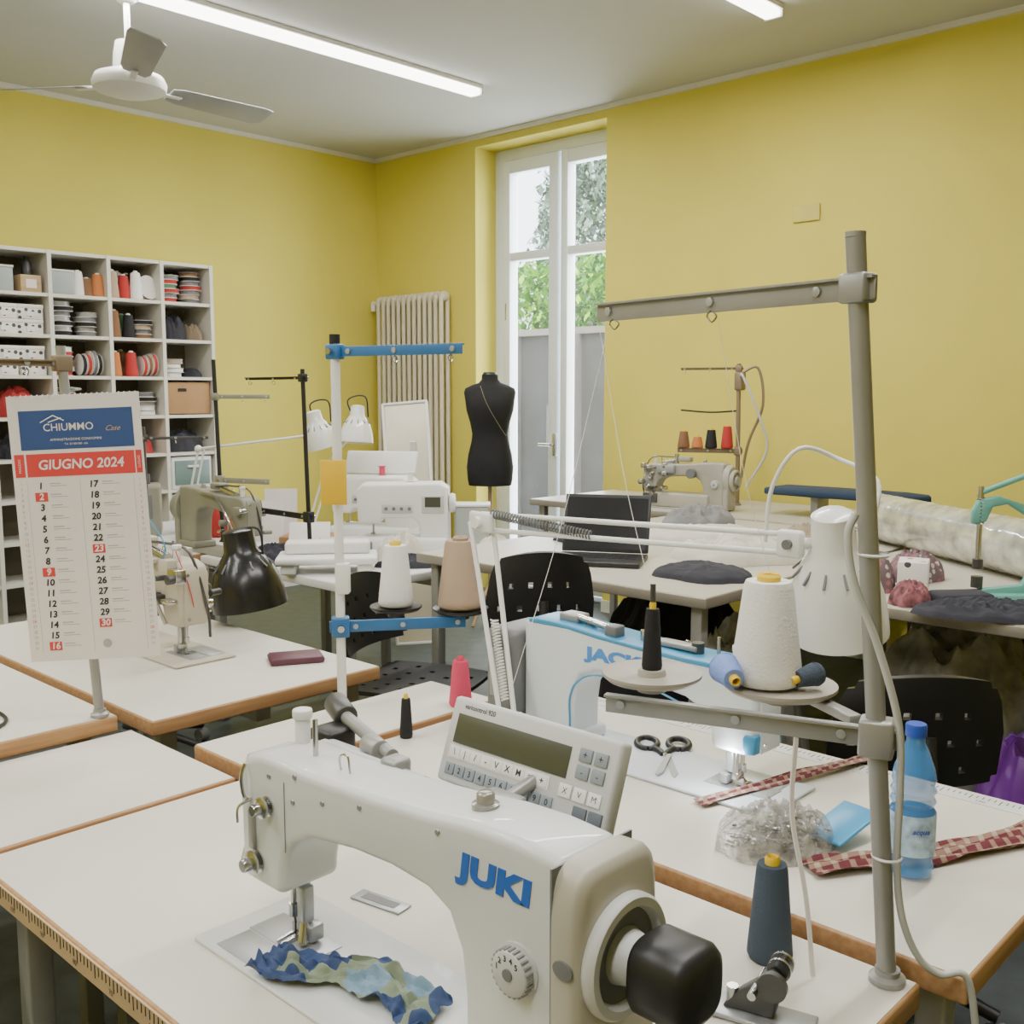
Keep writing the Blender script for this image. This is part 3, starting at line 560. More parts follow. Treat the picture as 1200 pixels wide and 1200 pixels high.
S2=stand("tall leaning grey metal thread stand screwed to the table",(1.195,.492,.751),(1.148,.546,1.645),(1.236,.984,1.586),1.588,GREY,GREY,(1.07,.83,1.06),1.06,.0115,[((1.215,.66,1.082),.074),((1.144,.815,1.082),.068)],mat("tray_greige",(.36,.33,.28),.5),aw=.027)
b=B(); b.box((.0,0,0),(.12,.018,.012),GREY,X=T(.02,.10,.322,rz=60),bev=.002); b.done("tray_bracket",S2)
def onp(h,du,dv=0):
    return V((-.047,.054,.894))*(h/.894)+V((.686*du+.728*dv,-.728*du+.686*dv,0))
for z in (.16,.53): p=onp(z,.006); B().lathe([(.017,-.002),(.0185,0),(.017,.002)],WHITE,T(*p),n=16).done("cable_tie",S2)
B().tube([onp(.58,-.02,-.02),onp(.555,-.03,-.02),onp(.50,-.025,-.02),onp(.42,.0,-.022),onp(.33,.020,-.02),onp(.25,.022,-.01),onp(.15,.018),onp(.08,.022),onp(.03,.04),onp(.004,.065)+V((0,0,.004)),onp(0,.10)+V((0,0,.0)),onp(-.12,.11)],.0045,SLOTG,n=10).done("cable",S2)
S1=stand("white pole thread stand with bright blue arms",(1.43,1.885,.751),(1.432,1.89,1.59),(1.50,1.56,1.56),1.56,WHITE,BLUE,(1.66,1.72,.938),.938,.0105,[((1.595,1.885,.955),.062),((1.685,1.755,.955),.066)],BLK,capm=BLK)
B().box((-.02,-.01,.52),(.058,.004,.10),mat("yellow_tag",(.72,.45,.01),.6),r=(0,0,-47),bev=.001).done("tag",S1,label="bright yellow hanging tag")
B().box((.005,-.005,.30),(.03,.03,.07),WHITE,r=(0,0,-47),bev=.003).done("pole_joint",S1)
conething(TWHITE,.145,.042,(1.595,1.885,.964),"white thread cone on the blue stand")
conething(TBEI,.160,.055,(1.685,1.755,.964),"large beige thread cone on the blue stand",TBEI)
conething(TPINK,.105,.027,(1.625,1.695,.751),"pink thread cone standing on the table",TPINK)
conething(TBLK,.083,.014,(1.39,1.615,.751),"slim black thread spool with yellow tip on the table")
conething(TWHITE,.135,.047,(1.205,.675,1.091),"white thread cone with yellow core on the grey stand")
conething(TBLK,.085,.014,(1.144,.815,1.093),"black thread spool on the grey stand")
conething(TNAVY,.125,.029,(1.145,.625,.751),"slate blue thread cone standing on the table")
o=conething(TLIL,.045,.021,(1.163,.715,1.112),"light blue thread cone lying on the spool tray"); o.rotation_euler=(R(96),0,R(-40))
o=conething(TNAVY,.035,.016,(1.232,.615,1.108),"dark grey thread cone lying on the spool tray"); o.rotation_euler=(R(96),0,R(-110))
S0=stand("grey metal stand holding up the calendar",(.965,2.115,.786),(.945,2.175,1.56),(.80,2.17,1.53),1.53,GREY,GOLD,None,0,.010,aw=.014)
B().spring((.0,.06,.60),(.0,.065,.70),.02,.002,6,GREY).done("spring_clip",S0)
stand("black thin thread stand behind the domestic machines",(2.58,3.60,.751),(2.56,3.60,1.56),(2.58,4.05,1.55),1.53,BLK,BLK,(2.58,3.95,.95),.95,.009,aw=.012)
stand("dark thin thread stand with a short arm near the shelves",(2.68,4.45,.751),(2.67,4.47,1.62),(2.86,4.30,1.45),1.45,BLK,OLD,(2.78,4.2,1.05),1.05,.010,aw=.02)
stand("dark stand with a small spool arm beside the shelves",(2.45,4.75,.751),(2.45,4.76,1.30),(2.7,4.6,1.25),1.25,DKM,DKM,None,0,.009,aw=.014)
S5=stand("bronze thread stand with curved hoses near the wall",(5.02,3.02,.851),(5.02,3.03,1.62),(4.90,3.32,1.60),1.60,GOLD,GOLD,(4.88,3.32,1.15),1.15,.012,aw=.014)
b=B(); b.tube([(0,0,.72),(.05,-.08,.75),(.04,-.12,.55),(.02,-.05,.35),(0,-.02,.15)],.008,GOLD,n=6); b.tube([(0,0,.70),(-.05,-.05,.70),(0,-.14,.45),(.02,-.16,.3),(0,-.05,.1)],.007,SLOTG,n=6); b.box((0,0,.68),(.05,.05,.1),GOLD,bev=.01)
b.tube([(0,.0,.52),(-.05,.15,.51),(-.06,.34,.52)],.005,BLK,n=5); b.done("hose",S5)
for i,(m,h,yy) in enumerate(((TRED,.12,.05),(TBLK,.10,.13),(TORG,.06,.2),(TBRN,.09,.27))): conething(m,h,.034,(5.02-.13*yy/.3,3.03+yy,1.164),"thread cone on the bronze stand's arm",group="cones on the bronze stand")
B().tube([(1.150,.60,1.05),(1.145,.60,.95),(1.14,.575,.85),(1.135,.56,.755)],.0035,PAPER,n=4).done("tape_measure",label="pale tape measure hanging down from the stand",cat="tape measure")
b=B()
for p,q in (((1.236,.984,1.56),(1.144,.815,1.19)),((1.19,.75,1.56),(1.205,.675,1.24)),((1.236,.97,1.56),(.95,.90,1.08))): m_=(V(p)+V(q))/2+V((0,0,-.03)); b.tube([p,m_,q],.0005,TWHITE,n=4)
b.done("thread_strand",label="thin pale threads running down from the stand arm",cat="thread",kind="stuff")
# ------------------------------------------------------------------ calendar
cw,chh=.262,.54
cal=thing("calendar","paper wall calendar with blue header and red month band","calendar",(.926,2.060,1.197),(90,-2.5,-45))
b=B(); b.box((0,0,0),(cw,chh,.002),PAPER)
Z=.0014
def u(x): return (x-.5)*cw
def v(y): return (.5-y)*chh
b.quad(u(.08),u(.94),v(.20),v(.055),Z,NAVY); b.quad(u(.11),u(.93),v(.30),v(.215),Z,RED)
b.text("CHIUMMO",.021,PAPER,T(u(.45),v(.120),Z+.0004),bold=.00005); b.text("Case",.015,mat("gold_script",(.45,.33,.2),.6),T(u(.78),v(.130),Z+.0005),shear=.5)
for p,q in (((.24,.100),(.34,.075)),((.34,.075),(.42,.095)),((.30,.100),(.40,.085))):
    b.tube([(u(p[0]),v(p[1]),Z),(u(q[0]),v(q[1]),Z)],.0010,PAPER,n=4,k=0)
b.text("AMMINISTRAZIONE CONDOMINI",.0068,PAPER,T(u(.5),v(.165),Z+.0004)); b.text("Tel. 02 000 000  info",.0055,PAPER,T(u(.5),v(.182),Z+.0004))
b.text("GIUGNO 2024",.027,PAPER,T(u(.52),v(.258),Z+.0004),bold=.0006,shear=.12)
b.quad(u(.02),u(.095),v(.30),v(.215),Z,RED); b.text("MAGGIO",.007,PAPER,T(u(.058),v(.258),Z+.0004,rz=90)); b.quad(u(.94),u(.985),v(.30),v(.215),Z,RED); b.text("LUGLIO",.007,PAPER,T(u(.963),v(.258),Z+.0004,rz=90))
for d in range(1,31):
    c=0 if d<=16 else 1; rI=(d-1) if c==0 else d-17; x=u(.20 if c==0 else .60); y=v(.335+rI*.0405); sun=d in (2,9,16,23,30)
    if sun: b.quad(x-.0125,x+.0125,y-.009,y+.009,Z,RED)
    b.text(str(d),.0185,PAPER if sun else INK,T(x,y,Z+.0004),bold=.0006,shear=.12)
    b.quad(x+.018,x+.052,y-.0005,y+.0005,Z,GINK); b.quad(x+.018,x+.040,y+.004,y+.0055,Z,GINK)
for i in range(31):
    y=v(.325+i*.0208)
    b.text(str(i+1),.0085,RED if i%7==4 else GINK,T(u(.055),y,Z)); b.text(str(i+1),.0085,RED if i%7==6 else GINK,T(u(.955),y,Z))
for x in (.10,.50,.91): b.quad(u(x)-.0003,u(x)+.0003,v(.97),v(.315),Z,GINK)
b.lathe([(0,0),(.009,0),(.009,.0004),(0,.0004)],GINK,T(u(.60),v(.94),Z),n=16)
b.done("sheet",cal)
b=B()
for i in range(24): b.lathe([(.0035,-.0008),(.0043,0),(.0035,.0008),(.0028,0),(.0035,-.0008)],WHITE,T(u(.03+i*.041),v(.004),0,ry=90),n=8)
b.done("wire_binding",cal)
# ------------------------------------------------------------------ lamps
def headlamp(o,c,axis,r,h,m,name="lamp_head"):
    A,_=aim(c,V(c)+V(axis)); b=B()
    b.lathe([(0,-h*.62),(r*.30,-h*.62),(r*.42,-h*.59),(r*.45,-h*.36),(r*.58,-h*.28),(r*.80,-h*.14),(r*.93,h*.02),(r,h*.18),(r*1.02,h*.34),(r*.98,h*.34),(r*.96,h*.2),(r*.8,-h*.10),(r*.4,-h*.2)],m,A,n=40)
    for i in range(12):
        a=2*pi*i/12; b.box((0,0,0),(.004,.004,h*.17),DGR,X=A@T(rz=math.degrees(a))@T(r*.70,0,-h*.205,ry=47))
    b.done(name,o)
    B().sph((0,0,h*.10),r*.42,mat("bulb_glass",(.8,.8,.75),.3),X=A).done("bulb",o)
L=thing("desk_lamp","white spring-arm work lamp reaching over the blue-striped machine","lamp")
Bt=V((1.505,1.43,.80)); Kn=V((1.565,1.565,1.195)); E=V((1.69,.905,1.20))
B().lathe([(0,0),(.03,0),(.03,.02),(.014,.03),(.014,.06),(0,.06)],WHITE,T(1.505,1.43,.751)).done("base_clamp",L)
du=V((.686,-.728,0))*.024
b=B()
for sg in (-1,1): b.cyl(Bt+du*sg*.6,Kn+du*sg,.0058,WHITE,n=8)
b.box(Bt,(.03,.06,.03),WHITE,r=(0,0,43),bev=.003); b.done("lower_arm",L)
b=B()
for dz in (-.017,.017): b.cyl(Kn+V((0,0,dz)),E+V((0,0,dz)),.0055,WHITE,n=8)
b.cyl(Kn+V((-.02,0,0)),Kn+V((.03,.0,.0)),.012,WHITE); b.box(Kn,(.014,.080,.042),WHITE,r=(0,0,-10),bev=.006); b.box(E,(.02,.05,.05),WHITE,bev=.006); b.cyl(E+V((-.018,0,0)),E+V((.018,0,0)),.009,DGR); b.done("upper_arm",L)
B().spring(Kn+V((0,-.03,.02)),Kn+(E-Kn)*.40+V((0,0,-.012)),.009,.002,34,DGR).done("spring",L); B().spring(Bt+(Kn-Bt)*.1,Bt+(Kn-Bt)*.5,.008,.0018,26,WHITE).done("spring",L)
hc=V((1.752,.845,1.115)); headlamp(L,hc,(.30,.06,-1),.088,.25,BULB)
B().cyl(E,hc+V((-.03,0,.09)),.010,WHITE).done("swivel_joint",L)
B().tube([Kn+(E-Kn)*.93,E+V((0,.04,.10)),E+V((.02,0,.17)),hc+V((.03,.02,.235)),hc+V((.02,-.06,.20)),hc+V((-.01,-.06,.13)),hc+V((-.04,-.02,.12))],.004,WHITE,n=8).done("cable",L)
def lamp2(base,knee,head,axis,label,m,r=.075,h=.17):
    o=thing("desk_lamp",label,"lamp"); base,knee,head=V(base),V(knee),V(head)
    B().lathe([(0,0),(.05,0),(.05,.012),(.015,.02),(.012,.05),(0,.05)],m,T(*base)).done("base",o)
    b=B(); b.cyl(base+V((0,0,.04)),knee,.006,m,n=8); b.cyl(base+V((.02,-.02,.04)),knee+V((.02,-.02,0)),.005,m,n=8); b.cyl(knee,head,.006,m,n=8); b.sph(knee,.018,m); b.done("arm",o)
    headlamp(o,head,axis,r,h,m)
    B().tube([head+V((0,0,.03)),head+V((-.03,.03,.14)),head+V((.03,-.03,.16)),head+V((.04,-.04,.06))],.004,BLK,n=6).done("cable",o)
lamp2((2.55,4.6,.751),(2.62,4.55,1.20),(3.02,4.12,1.27),(.25,-.1,-1),"white metal desk lamp with a long arm leaning over the table",BULB,.08,.19)
lamp2((3.05,4.28,.751),(3.12,4.20,1.12),(3.20,4.06,1.29),(-.1,-.05,-1),"white metal desk lamp standing upright by the machines",BULB,.08,.19)
lamp2((1.60,3.15,.751),(1.45,3.08,1.02),(1.78,2.83,.885),(.10,-.10,-1),"glossy black desk lamp bent down behind the old machine",mat("black_gloss",(.012,.012,.012),.25),.115,.26)
# ------------------------------------------------------------------ small things
o=thing("scissors","black handled tailor's scissors lying open","scissors",(1.655,1.145,.752),-142)
b=B(); b.prism([(0,0),(.11,-.004),(.12,0),(.10,.010),(0,.012)],.003,STEEL,X=T(0,0,.004,rx=-90,rz=6)); b.done("blade",o)
b=B(); b.prism([(0,0),(.11,-.010),(.12,-.006),(.10,.004),(0,.010)],.003,STEEL,X=T(0,.004,.008,rx=-90,rz=-9)); b.cyl((.005,0,0),(.005,0,.012),.004,CHROME,n=10); b.done("blade",o)
def ring(c,a,bb,n=14): return [(c[0]+a*cos(2*pi*i/n),c[1]+bb*sin(2*pi*i/n),c[2]) for i in range(n+1)]
B().tube(ring((-.065,.032,.007),.034,.021),.0065,BLK).tube([(0,.002,.006),(-.02,.010,.007),(-.033,.02,.007)],.007,BLK).done("handle",o)
B().tube(ring((-.065,-.032,.007),.034,.021),.0065,BLK).tube([(0,-.002,.006),(-.02,-.010,.007),(-.033,-.02,.007)],.007,BLK).done("handle",o)
w=thing("water_bottle","clear blue plastic water bottle with blue cap","bottle",(1.500,.59,.751))
B().lathe([(0,.004),(.022,0),(.031,.006),(.033,.02),(.030,.028),(.033,.036),(.033,.10),(.029,.108),(.033,.116),(.029,.124),(.033,.132),(.029,.140),(.032,.148),(.029,.165),(.020,.19),(.0135,.205),(.0135,.215)],BOTB,n=32).done("bottle_body",w)
B().lathe([(.0335,.038),(.0338,.040),(.0338,.098),(.0335,.10)],LABELM,n=32).text("acqua",.011,BOTC,T(-.025,-.0235,.078,rx=90,rz=-47),bold=.0002,shear=.3).done("label",w)
B().lathe([(0,.232),(.014,.232),(.0155,.229),(.0155,.214),(0,.214)],BOTC,n=24).done("cap",w)
def strip(name,pts,wd,m,label,cat_="fabric strip",amp=.003):
    P=cat(pts,10); t=bmesh.new(); uvl=t.loops.layers.uv.new("UVMap"); prev=None; acc=0; pp=None; nn=8
    b=B(); b.bm.loops.layers.uv.new("UVMap")
    for i,p in enumerate(P):
        d=(P[min(i+1,len(P)-1)]-P[max(0,i-1)]); d.z=0; d.normalize(); s_=V((-d.y,d.x,0))*wd
        if pp: acc+=(p-pp).length
        pp=p; cur=([t.verts.new(p+s_*(j/nn-.5)+V((0,0,amp*(1+sin(j*1.9+i*.25)+.6*noise.noise(V((i*.2,j*.6,2))))))) for j in range(nn+1)],acc)
        if prev:
            for j in range(nn):
                f=t.faces.new((prev[0][j],prev[0][j+1],cur[0][j+1],cur[0][j]))
                for lp,uv in zip(f.loops,((prev[1],wd*j/nn),(prev[1],wd*(j+1)/nn),(cur[1],wd*(j+1)/nn),(cur[1],wd*j/nn))): lp[uvl].uv=(uv[0]*14,uv[1]*14)
        prev=cur
    b.add(t,m,norm=False); return b.done(name,label=label,cat=cat_)
strip("fabric_strip",[(1.50,.965,.753),(1.60,.935,.756),(1.72,.90,.758),(1.84,.865,.758),(1.93,.85,.753)],.032,PLAID,"burgundy plaid bias strip running across the table")
strip("fabric_strip",[(1.40,.705,.753),(1.47,.66,.755),(1.55,.60,.754),(1.63,.56,.754),(1.76,.50,.755),(1.86,.47,.753)],.060,PLAID,"wide burgundy plaid fabric strip beside the bottle",amp=.005)
PB=mat("crinkled_clear_plastic",(.52,.50,.46),.12,.15,alpha=.45,var=.6,scale=50,bump=1,bscale=90)
B().heap((.21,.15,.07),PB,2,3.4,.55,nr=34,ns=110).done("plastic_bag",label="crumpled clear plastic bag of metal pins on the table",cat="plastic bag",loc=(1.455,.785,.751),rot=-30)
b=B()
for i in range(420):
    a=rn.uniform(0,6.3); q=rn.uniform(0,.08)**.8*.6; p=V((q*cos(a),q*.6*sin(a),rn.uniform(.004,.03))); b.cyl(p,p+V((rn.uniform(-.018,.018),rn.uniform(-.018,.018),.003)),.0015,(CHROME,GREY,DKM)[i%3],n=5)
b.done("metal_pins",label="heap of metal pins inside the clear bag",cat="pins",kind="stuff",loc=(1.455,.785,.752),rot=-30)
B().box((0,0,.012),(.11,.07,.006),mat("light_blue_foil",(.06,.32,.58),.3),r=(0,-14,0),bev=.003).done("sachet",label="light blue packet lying against the plastic bag",cat="packet",loc=(1.545,.72,.765),rot=-10)
B().prism([(-.07,0),(.07,0),(.072,.010),(.066,.017),(-.066,.017),(-.072,.010)],.09,WINE,bev=.003).done("wallet",label="dark wine leather wallet lying on the table",cat="wallet",loc=(1.60,2.31,.751),rot=-28)
t=bmesh.new(); bmesh.ops.create_grid(t,x_segments=60,y_segments=26,size=.5)
for vv in t.verts:
    x,y=vv.co.x,vv.co.y; e=.85+.5*noise.noise(V((x*5,y*1.5,3))); vv.co=V((x*.26+.008*noise.noise(V((x*6,y*6,9))),y*.085*e+.016*sin(x*7+1),.005+.024*abs(noise.noise(V((x*8,y*4,1)))+.4*noise.noise(V((x*17,y*8,4))))))
B().add(t,CAMO).done("fabric_scrap",label="crumpled blue and green printed fabric scrap under the needle",cat="fabric scrap",loc=(.73,.955,.7585),rot=-76)
b=B(); b.box((0,0,.0015),(.030,.09,.003),STEEL,bev=.0015); b.box((0,0,.0032),(.016,.06,.0006),DGR); b.done("metal_plate",label="small rounded metal cover plate set in the table",cat="plate",loc=(.895,1.10,.7503),rot=10)
# ------------------------------------------------------------------ dress form, mirror, laptop
o=thing("dress_form","black fabric dress form torso on a stand before the window","dress form",(4.70,4.62,0),-45)
b=B(); b.loft([(.885,.135,.10,0,0),(.92,.142,.105,0,0),(1.0,.148,.11,0,0),(1.08,.138,.10,0,0),(1.16,.118,.085,0,0),(1.21,.112,.08,0,0),(1.28,.125,.09,0,-.005),(1.36,.148,.115,0,-.015),(1.42,.155,.11,0,-.01),(1.47,.163,.085,0,0),(1.495,.155,.072,0,0),(1.515,.115,.06,0,0),(1.53,.07,.052,0,0),(1.55,.052,.048,0,0),(1.58,.05,.046,0,0)],BLKM,n=40); b.done("torso",o)
B().lathe([(0,1.58),(.048,1.58),(.04,1.595),(0,1.60)],BLK).done("neck_cap",o); B().cyl((0,0,.89),(0,0,.05),.014,WOODT).done("pole",o)
b=B()
for a in (0,120,240): b.tube([(0,0,.25),(.12*cos(R(a)),.12*sin(R(a)),.15),(.22*cos(R(a)),.22*sin(R(a)),.012)],.012,WOODT)
b.done("tripod_foot",o)
B().tube([(-.06,-.075,1.51),(-.02,-.135,1.40),(.06,-.108,1.26),(.10,-.06,1.2)],.0015,mat("tape_yellow",(.3,.26,.16),.7),n=5).done("tape_measure",o)
o=thing("standing_mirror","white framed tilted mirror standing behind the table","mirror",(3.98,4.55,0),-52)
X=T(0,0,.72,rx=-10,ry=-5)
B().box((0,0,0),(.25,.012,1.38),mat("mirror_glass",(.62,.58,.47),.25,.3),X=X).done("glass",o)
b=B()
for x in (-.13,.13): b.box((x,-.004,0),(.016,.026,1.40),WHITE,X=X,bev=.003)
for z in (-.7,.7): b.box((0,-.004,z),(.27,.026,.016),WHITE,X=X,bev=.003)
b.done("frame",o); B().box((0,.17,.6),(.03,.02,1.2),WHITE,r=(12,0,0)).done("rear_strut",o)
o=thing("laptop","open black laptop on the cutting table","laptop",(2.97,2.36,.851),-62)
B().box((0,0,.009),(.33,.23,.018),BLK,bev=.004).done("base",o); b=B()
for i in range(12):
    for j in range(4): b.box((-.13+.0235*i,-.01+.022*j,.0185),(.019,.017,.002),BLK)
b.box((0,-.07,.0185),(.09,.05,.001),BLK); b.done("keyboard",o)
B().box((0,.155,.125),(.33,.008,.225),BLK,r=(-20,0,0),bev=.004).box((0,.150,.125),(.31,.003,.20),mat("dark_screen",(.015,.016,.018),.2),r=(-20,0,0)).done("screen",o)
o=thing("fabric_roll","thick roll of shiny plastic film lying on the table","roll",(0,0,0))
p0,p1=V((4.22,1.86,.951)),V((3.55,.92,.951)); t=bmesh.new(); A,Ln=aim(p0,p1); n=72; rr=[]
for i in range(91):
    ring_=[]
    for j in range(n):
        a=2*pi*j/n; r_=.096+.0018*noise.noise(V((cos(a)*3,sin(a)*3,i*.08)))+.0022*(1-2*abs(noise.noise(V((cos(a)*7,sin(a)*7,i*.30))))); ring_.append(t.verts.new((r_*cos(a),r_*sin(a),Ln*i/90)))
    rr.append(ring_)
for a_,b_ in zip(rr,rr[1:]):
    for j in range(n): t.faces.new((a_[j],a_[(j+1)%n],b_[(j+1)%n],b_[j]))
t.faces.new(rr[0][::-1]); t.faces.new(rr[-1])
B().add(t,FOIL,A).done("film_winding",o); B().cyl(p0-(p1-p0).normalized()*.01,p1+(p1-p0).normalized()*.01,.03,CARD).done("core_tube",o)
o=thing("button_press","teal cast iron C-shaped hand press on the table","press",(3.25,1.04,.851),-50); o.scale=(.85,.85,.95)
B().prism([(-.10,0),(.12,0),(.12,.03),(.10,.05),(.13,.12),(.12,.22),(.07,.30),(-.03,.33),(-.10,.32),(-.12,.28),(-.12,.24),(-.07,.25),(-.05,.295),(0,.305),(.06,.27),(.095,.20),(.10,.12),(.06,.05),(-.09,.035)],.026,TEAL,bev=.006).box((0,0,.012),(.24,.10,.024),TEAL,bev=.006).done("frame",o)
B().cyl((-.09,0,.36),(-.09,0,.13),.010,CHROME).cyl((-.09,0,.13),(-.09,0,.10),.018,DKM).spring((-.09,0,.24),(-.09,0,.33),.014,.002,8,CHROME).done("ram",o)
B().cyl((-.09,0,.04),(-.09,0,.075),.02,DKM).done("anvil",o); B().cyl((-.09,0,.34),(.10,-.05,.42),.009,TEAL).sph((.10,-.05,.42),.018,BLK).done("lever",o)
o=thing("sleeve_board","dark navy padded ironing board on the wall table","ironing board",(4.86,2.30,.852),0)
B().prism([(-.12,-.40),(.12,-.40),(.14,-.1),(.12,.25),(.06,.38),(0,.41),(-.06,.38),(-.12,.25),(-.14,-.1)],.035,mat("navy_cloth",(.02,.04,.08),.9),X=T(0,-.0,.12,rx=90),bev=.01).done("padded_top",o); B().box((0,.15,.05),(.12,.04,.10),GREY,bev=.003).done("support",o); B().box((0,-.2,.05),(.12,.04,.10),GREY,bev=.003).done("support",o)
def cloth(loc,d,m,label,seed,rot=0,fold=.5,f=2.2): B().heap(d,m,seed,f,fold).done("folded_cloth",label=label,cat="cloth",loc=loc,rot=rot)
cloth((3.38,2.02,.851),(.52,.32,.10),WCLOTH,"crumpled cream cloth on the cutting table",21,-40)
cloth((2.98,1.92,.851),(.28,.34,.045),DCLOTH,"folded black trousers on the cutting table",22,-15,.3)
cloth((3.78,2.42,.851),(.60,.32,.06),WCLOTH,"pale paper pattern heap on the cutting table",23,-50,.5)
cloth((3.45,2.74,.851),(.4,.26,.07),DCLOTH,"dark grey cloth on the cutting table",24,-30)
cloth((3.84,1.98,.851),(.35,.2,.10),mat("beige_cloth",(.35,.28,.2),.95),"beige folded cloth behind the roll",25,-50)
cloth((3.14,1.43,.851),(.19,.19,.14),FLOR,"patterned drawstring pouch on the cutting table",26,0,.3)
cloth((3.00,.97,.851),(.42,.20,.05),DCLOTH,"black strap pile along the table edge",27,-60,.6,3.5)
cloth((3.42,1.38,.851),(.22,.18,.10),FLOR,"printed fabric offcuts on the cutting table",28,0)
cloth((3.01,1.22,.851),(.14,.11,.07),mat("rose_cloth",(.22,.08,.09),.9,var=.8,scale=40),"small rose coloured cloth pouch on the table",29,0,.4)
cloth((4.15,2.7,.851),(.4,.3,.10),mat("grey_cloth",(.2,.2,.2),.95),"grey cloth heap at the rear of the cutting table",30,0)
B().box((0,0,.05),(.11,.09,.1),DOTB,bev=.004).done("small_box",label="small floral gift box on the cutting table",cat="box",loc=(3.20,1.29,.851),rot=20)
B().box((0,0,.02),(.16,.10,.04),DCLOTH,bev=.01).done("black_pouch",label="flat black zipped pouch on the cutting table",cat="pouch",loc=(3.08,1.10,.851),rot=-40)
def sack(loc,d,m,label,seed,name="fabric_bag"): B().heap(d,m,seed,1.8,.22,nr=40,ns=120,pw=.42).done(name,label=label,cat="bag",loc=loc)
GB=mat("grey_plastic_bag",(.40,.39,.37),.22,var=.6,scale=9,bump=1,bscale=12); WB=mat("whitish_bag",(.50,.50,.48),.25,var=.5,scale=10,bump=1,bscale=14)
sack((3.62,1.30,.001),(.80,.60,.74),GB,"grey plastic sack of fabric under the cutting table",31)
sack((3.50,.50,.001),(.66,.8,.74),WB,"whitish plastic sack beside the dark floor",32)
sack((3.12,.90,.001),(.40,.34,.50),PURP,"shiny purple bag on the floor",33)
sack((3.6,2.45,.001),(.8,.6,.72),DCLOTH,"black cloth heap under the cutting table",34)
sack((3.20,1.88,.001),(.46,.46,.70),WB,"whitish plastic sack under the cutting table",35)
sack((4.25,1.2,.001),(.6,1.3,.76),DCLOTH,"dark cloth heap under the rear of the cutting table",36)
# chairs
def chair(loc,rot,label,bz=.83,bw=.42,bh=.26):
    o=thing("office_chair",label,"chair",loc,rot,"black workshop chairs")
    def panel(w,h,nx,ny,f,name):
        t=bmesh.new(); g={}
        for i in range(nx+1):
            for j in range(ny+1): g[i,j]=t.verts.new(f((i/nx-.5)*w,(j/ny-.5)*h,i/nx-.5,j/ny-.5))
        for i in range(nx):
            for j in range(ny):
                if ((i+2*(j//4%2))%4==1 and j%4==2 and 1<i<nx-2 and 0<j<ny-2): continue
                if (i in(0,nx-1) and j in(0,ny-1)): continue
                t.faces.new((g[i,j],g[i+1,j],g[i+1,j+1],g[i,j+1]))
        for vv in [x for x in t.verts if not x.link_faces]: t.verts.remove(vv)
        bmesh.ops.recalc_face_normals(t,faces=t.faces[:]); bmesh.ops.solidify(t,geom=t.faces[:],thickness=.014)
        B().add(t,BLK,bev=0).done(name,o)
    panel(.42,.42,22,22,lambda x,y,a,c:(x,y,.46+.05*a*a-.03*c*c),"seat")
    panel(bw,bh,22,16,lambda x,y,a,c:(x*(1-.25*max(0,c)-.3*max(0,c-.3)),.22-.20*a*a+.05*c,bz+y-.10*a*a*(c+.5)),"backrest")
    B().tube([(0,.05,.42),(0,.24,.44),(0,.27,.6),(0,.245,bz)],.014,BLK).done("back_support",o)
    B().cyl((0,0,.10),(0,0,.44),.025,BLK).cyl((0,0,.43),(0,0,.45),.09,BLK).done("column",o)
    b=B()
    for i in range(5): a=2*pi*i/5; b.tube([(0,0,.12),(.15*cos(a),.15*sin(a),.10),(.27*cos(a),.27*sin(a),.07)],.016,BLK)
    b.done("star_base",o)
    for i in range(5): a=2*pi*i/5; B().cyl((.27*cos(a)-.02,.27*sin(a),.027),(.27*cos(a)+.02,.27*sin(a),.027),.026,DGR).done("caster",o)
chair((2.32,.98,0),133,"black perforated plastic workshop chair behind the blue-striped machine",.75,.38,.26)
chair((2.34,2.12,0),140,"black perforated plastic chair facing the cutting table",.88,.32,.28)
chair((2.36,2.70,0),20,"black perforated plastic chair between the tables",.70)
chair((1.95,3.85,0),10,"black perforated plastic chair behind the old machine",.78)
# ------------------------------------------------------------------ clutter in mid background
cloth((2.85,3.25,.751),(.30,.16,.05),DCLOTH,"dark cloth scraps beside the white trays",41,-40)
cloth((3.3,3.22,.751),(.20,.14,.09),WCLOTH,"white cloth beside the domestic machine",42,0)
cloth((2.48,3.72,.751),(.22,.18,.09),DCLOTH,"dark cloth heap beside the thread stand",43,0)
cloth((2.98,4.9,.751),(.3,.3,.14),mat("brown_cloth",(.16,.10,.06),.9),"brown cloth heap on the rear work table",44,0)
cloth((2.92,3.42,.751),(.22,.16,.12),WCLOTH,"white bunched cloth between the trays and the machine",45,0)
B().box((0,0,.10),(.16,.12,.20),CLEARB,bev=.01).box((0,0,.205),(.17,.13,.012),WHITE,bev=.004).done("plastic_case",label="translucent plastic case on the white table",cat="case",loc=(3.36,3.42,.751),rot=-45)
B().box((0,0,0),(.22,.004,.20),PAPER,r=(-15,0,0)).done("paper_sheet",label="white paper pattern leaning behind the machines",cat="paper",loc=(2.80,4.30,.853),rot=-50)
B().box((0,0,0),(.16,.004,.24),PAPER,r=(-12,0,0)).done("paper_sheet",label="white paper pattern leaning beside the lamp",cat="paper",loc=(2.98,4.40,.872),rot=-40)
B().box((0,0,0),(.18,.004,.16),PAPER,r=(-40,0,20)).done("paper_sheet",label="crooked white paper sheet among the machines",cat="paper",loc=(2.72,3.80,.83),rot=-60)
B().box((0,0,.04),(.22,.15,.08),DGR,bev=.006).box((0,0,.085),(.20,.13,.01),SLOTG,bev=.003).done("pedal_box",label="dark grey foot pedal box on the white table",cat="pedal",loc=(2.76,3.60,.751),rot=-30)
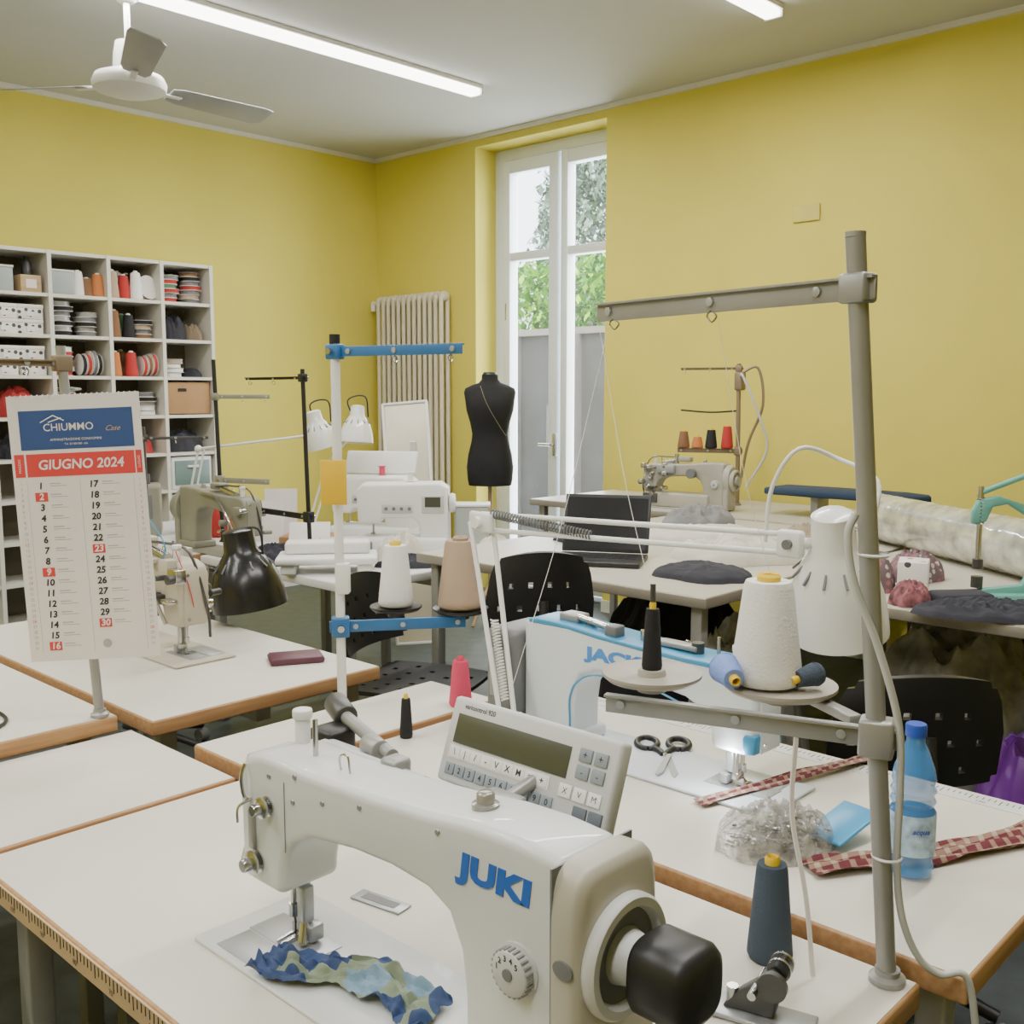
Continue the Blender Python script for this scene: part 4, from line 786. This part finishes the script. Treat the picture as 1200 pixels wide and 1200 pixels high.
B().box((0,0,.03),(.26,.18,.06),CARD,bev=.003).done("cardboard_tray",label="low cardboard tray between the machines",cat="tray",loc=(2.86,3.98,.751),rot=-50)
B().box((0,0,.13),(.26,.20,.26),OLD,bev=.02,seg=3).box((0,-.101,.15),(.18,.004,.12),DGR,bev=.003).cyl((0,0,.26),(0,0,.34),.03,CHROME).cyl((.06,0,.26),(.06,0,.31),.02,DKM).done("motor_case",label="old grey metal machine housing on the rear table",cat="machine housing",loc=(2.50,4.98,.751),rot=-30)
for i,(m,x,y,h) in enumerate(((TRED,2.76,4.62,.14),(TWHITE,3.02,4.60,.15),(TBLK,2.66,4.75,.14),(TBEI,2.9,4.70,.16),(TWHITE,2.72,4.9,.15),(TORG,2.82,4.56,.12))): conething(m,h,.04,(x,y,.751),"thread cone on the rear work table",group="cones on the rear table")
B().tube([(.60,2.45,.789),(.75,2.40,.789),(.82,2.30,.789),(.78,2.18,.789),(.55,2.12,.789)],.004,BLK,n=6).done("cable",label="black cable lying on the calendar table",cat="cable")
# ------------------------------------------------------------------ light + camera
wd=bpy.data.worlds.new("w"); bpy.context.scene.world=wd; wd.use_nodes=True; bg=wd.node_tree.nodes["Background"]
sky=wd.node_tree.nodes.new("ShaderNodeTexSky"); sky.sky_type='NISHITA'; sky.sun_elevation=R(40); sky.sun_rotation=R(200); sky.sun_disc=False; sky.air_density=1; sky.dust_density=6
mx=wd.node_tree.nodes.new("ShaderNodeMix"); mx.data_type='RGBA'; mx.inputs[0].default_value=.8; mx.inputs[7].default_value=(1.0,1.02,1.04,1)
wd.node_tree.links.new(sky.outputs[0],mx.inputs[6]); wd.node_tree.links.new(mx.outputs[2],bg.inputs["Color"]); bg.inputs["Strength"].default_value=4.2
la=bpy.data.lights.new("daylight","AREA"); la.shape='RECTANGLE'; la.size=1.1; la.size_y=2.9; la.energy=100; la.color=(.92,.97,1)
lo=bpy.data.objects.new("window_daylight",la); lo.location=(5.84,4.9,1.7); lo.rotation_euler=(R(90),0,R(90)); SC.objects.link(lo)
cam=bpy.data.cameras.new("camera"); cam.sensor_width=36; cam.lens=36.6; cam.clip_start=.02
co=bpy.data.objects.new("camera",cam); co.location=(0,0,1.47); co.rotation_euler=(R(90-6.55),0,R(43.3-90)); SC.objects.link(co); bpy.context.scene.camera=co
for o in RE+CO+[DB,CB]:
    for c in list(o.children): bpy.data.objects.remove(c)
    bpy.data.objects.remove(o)
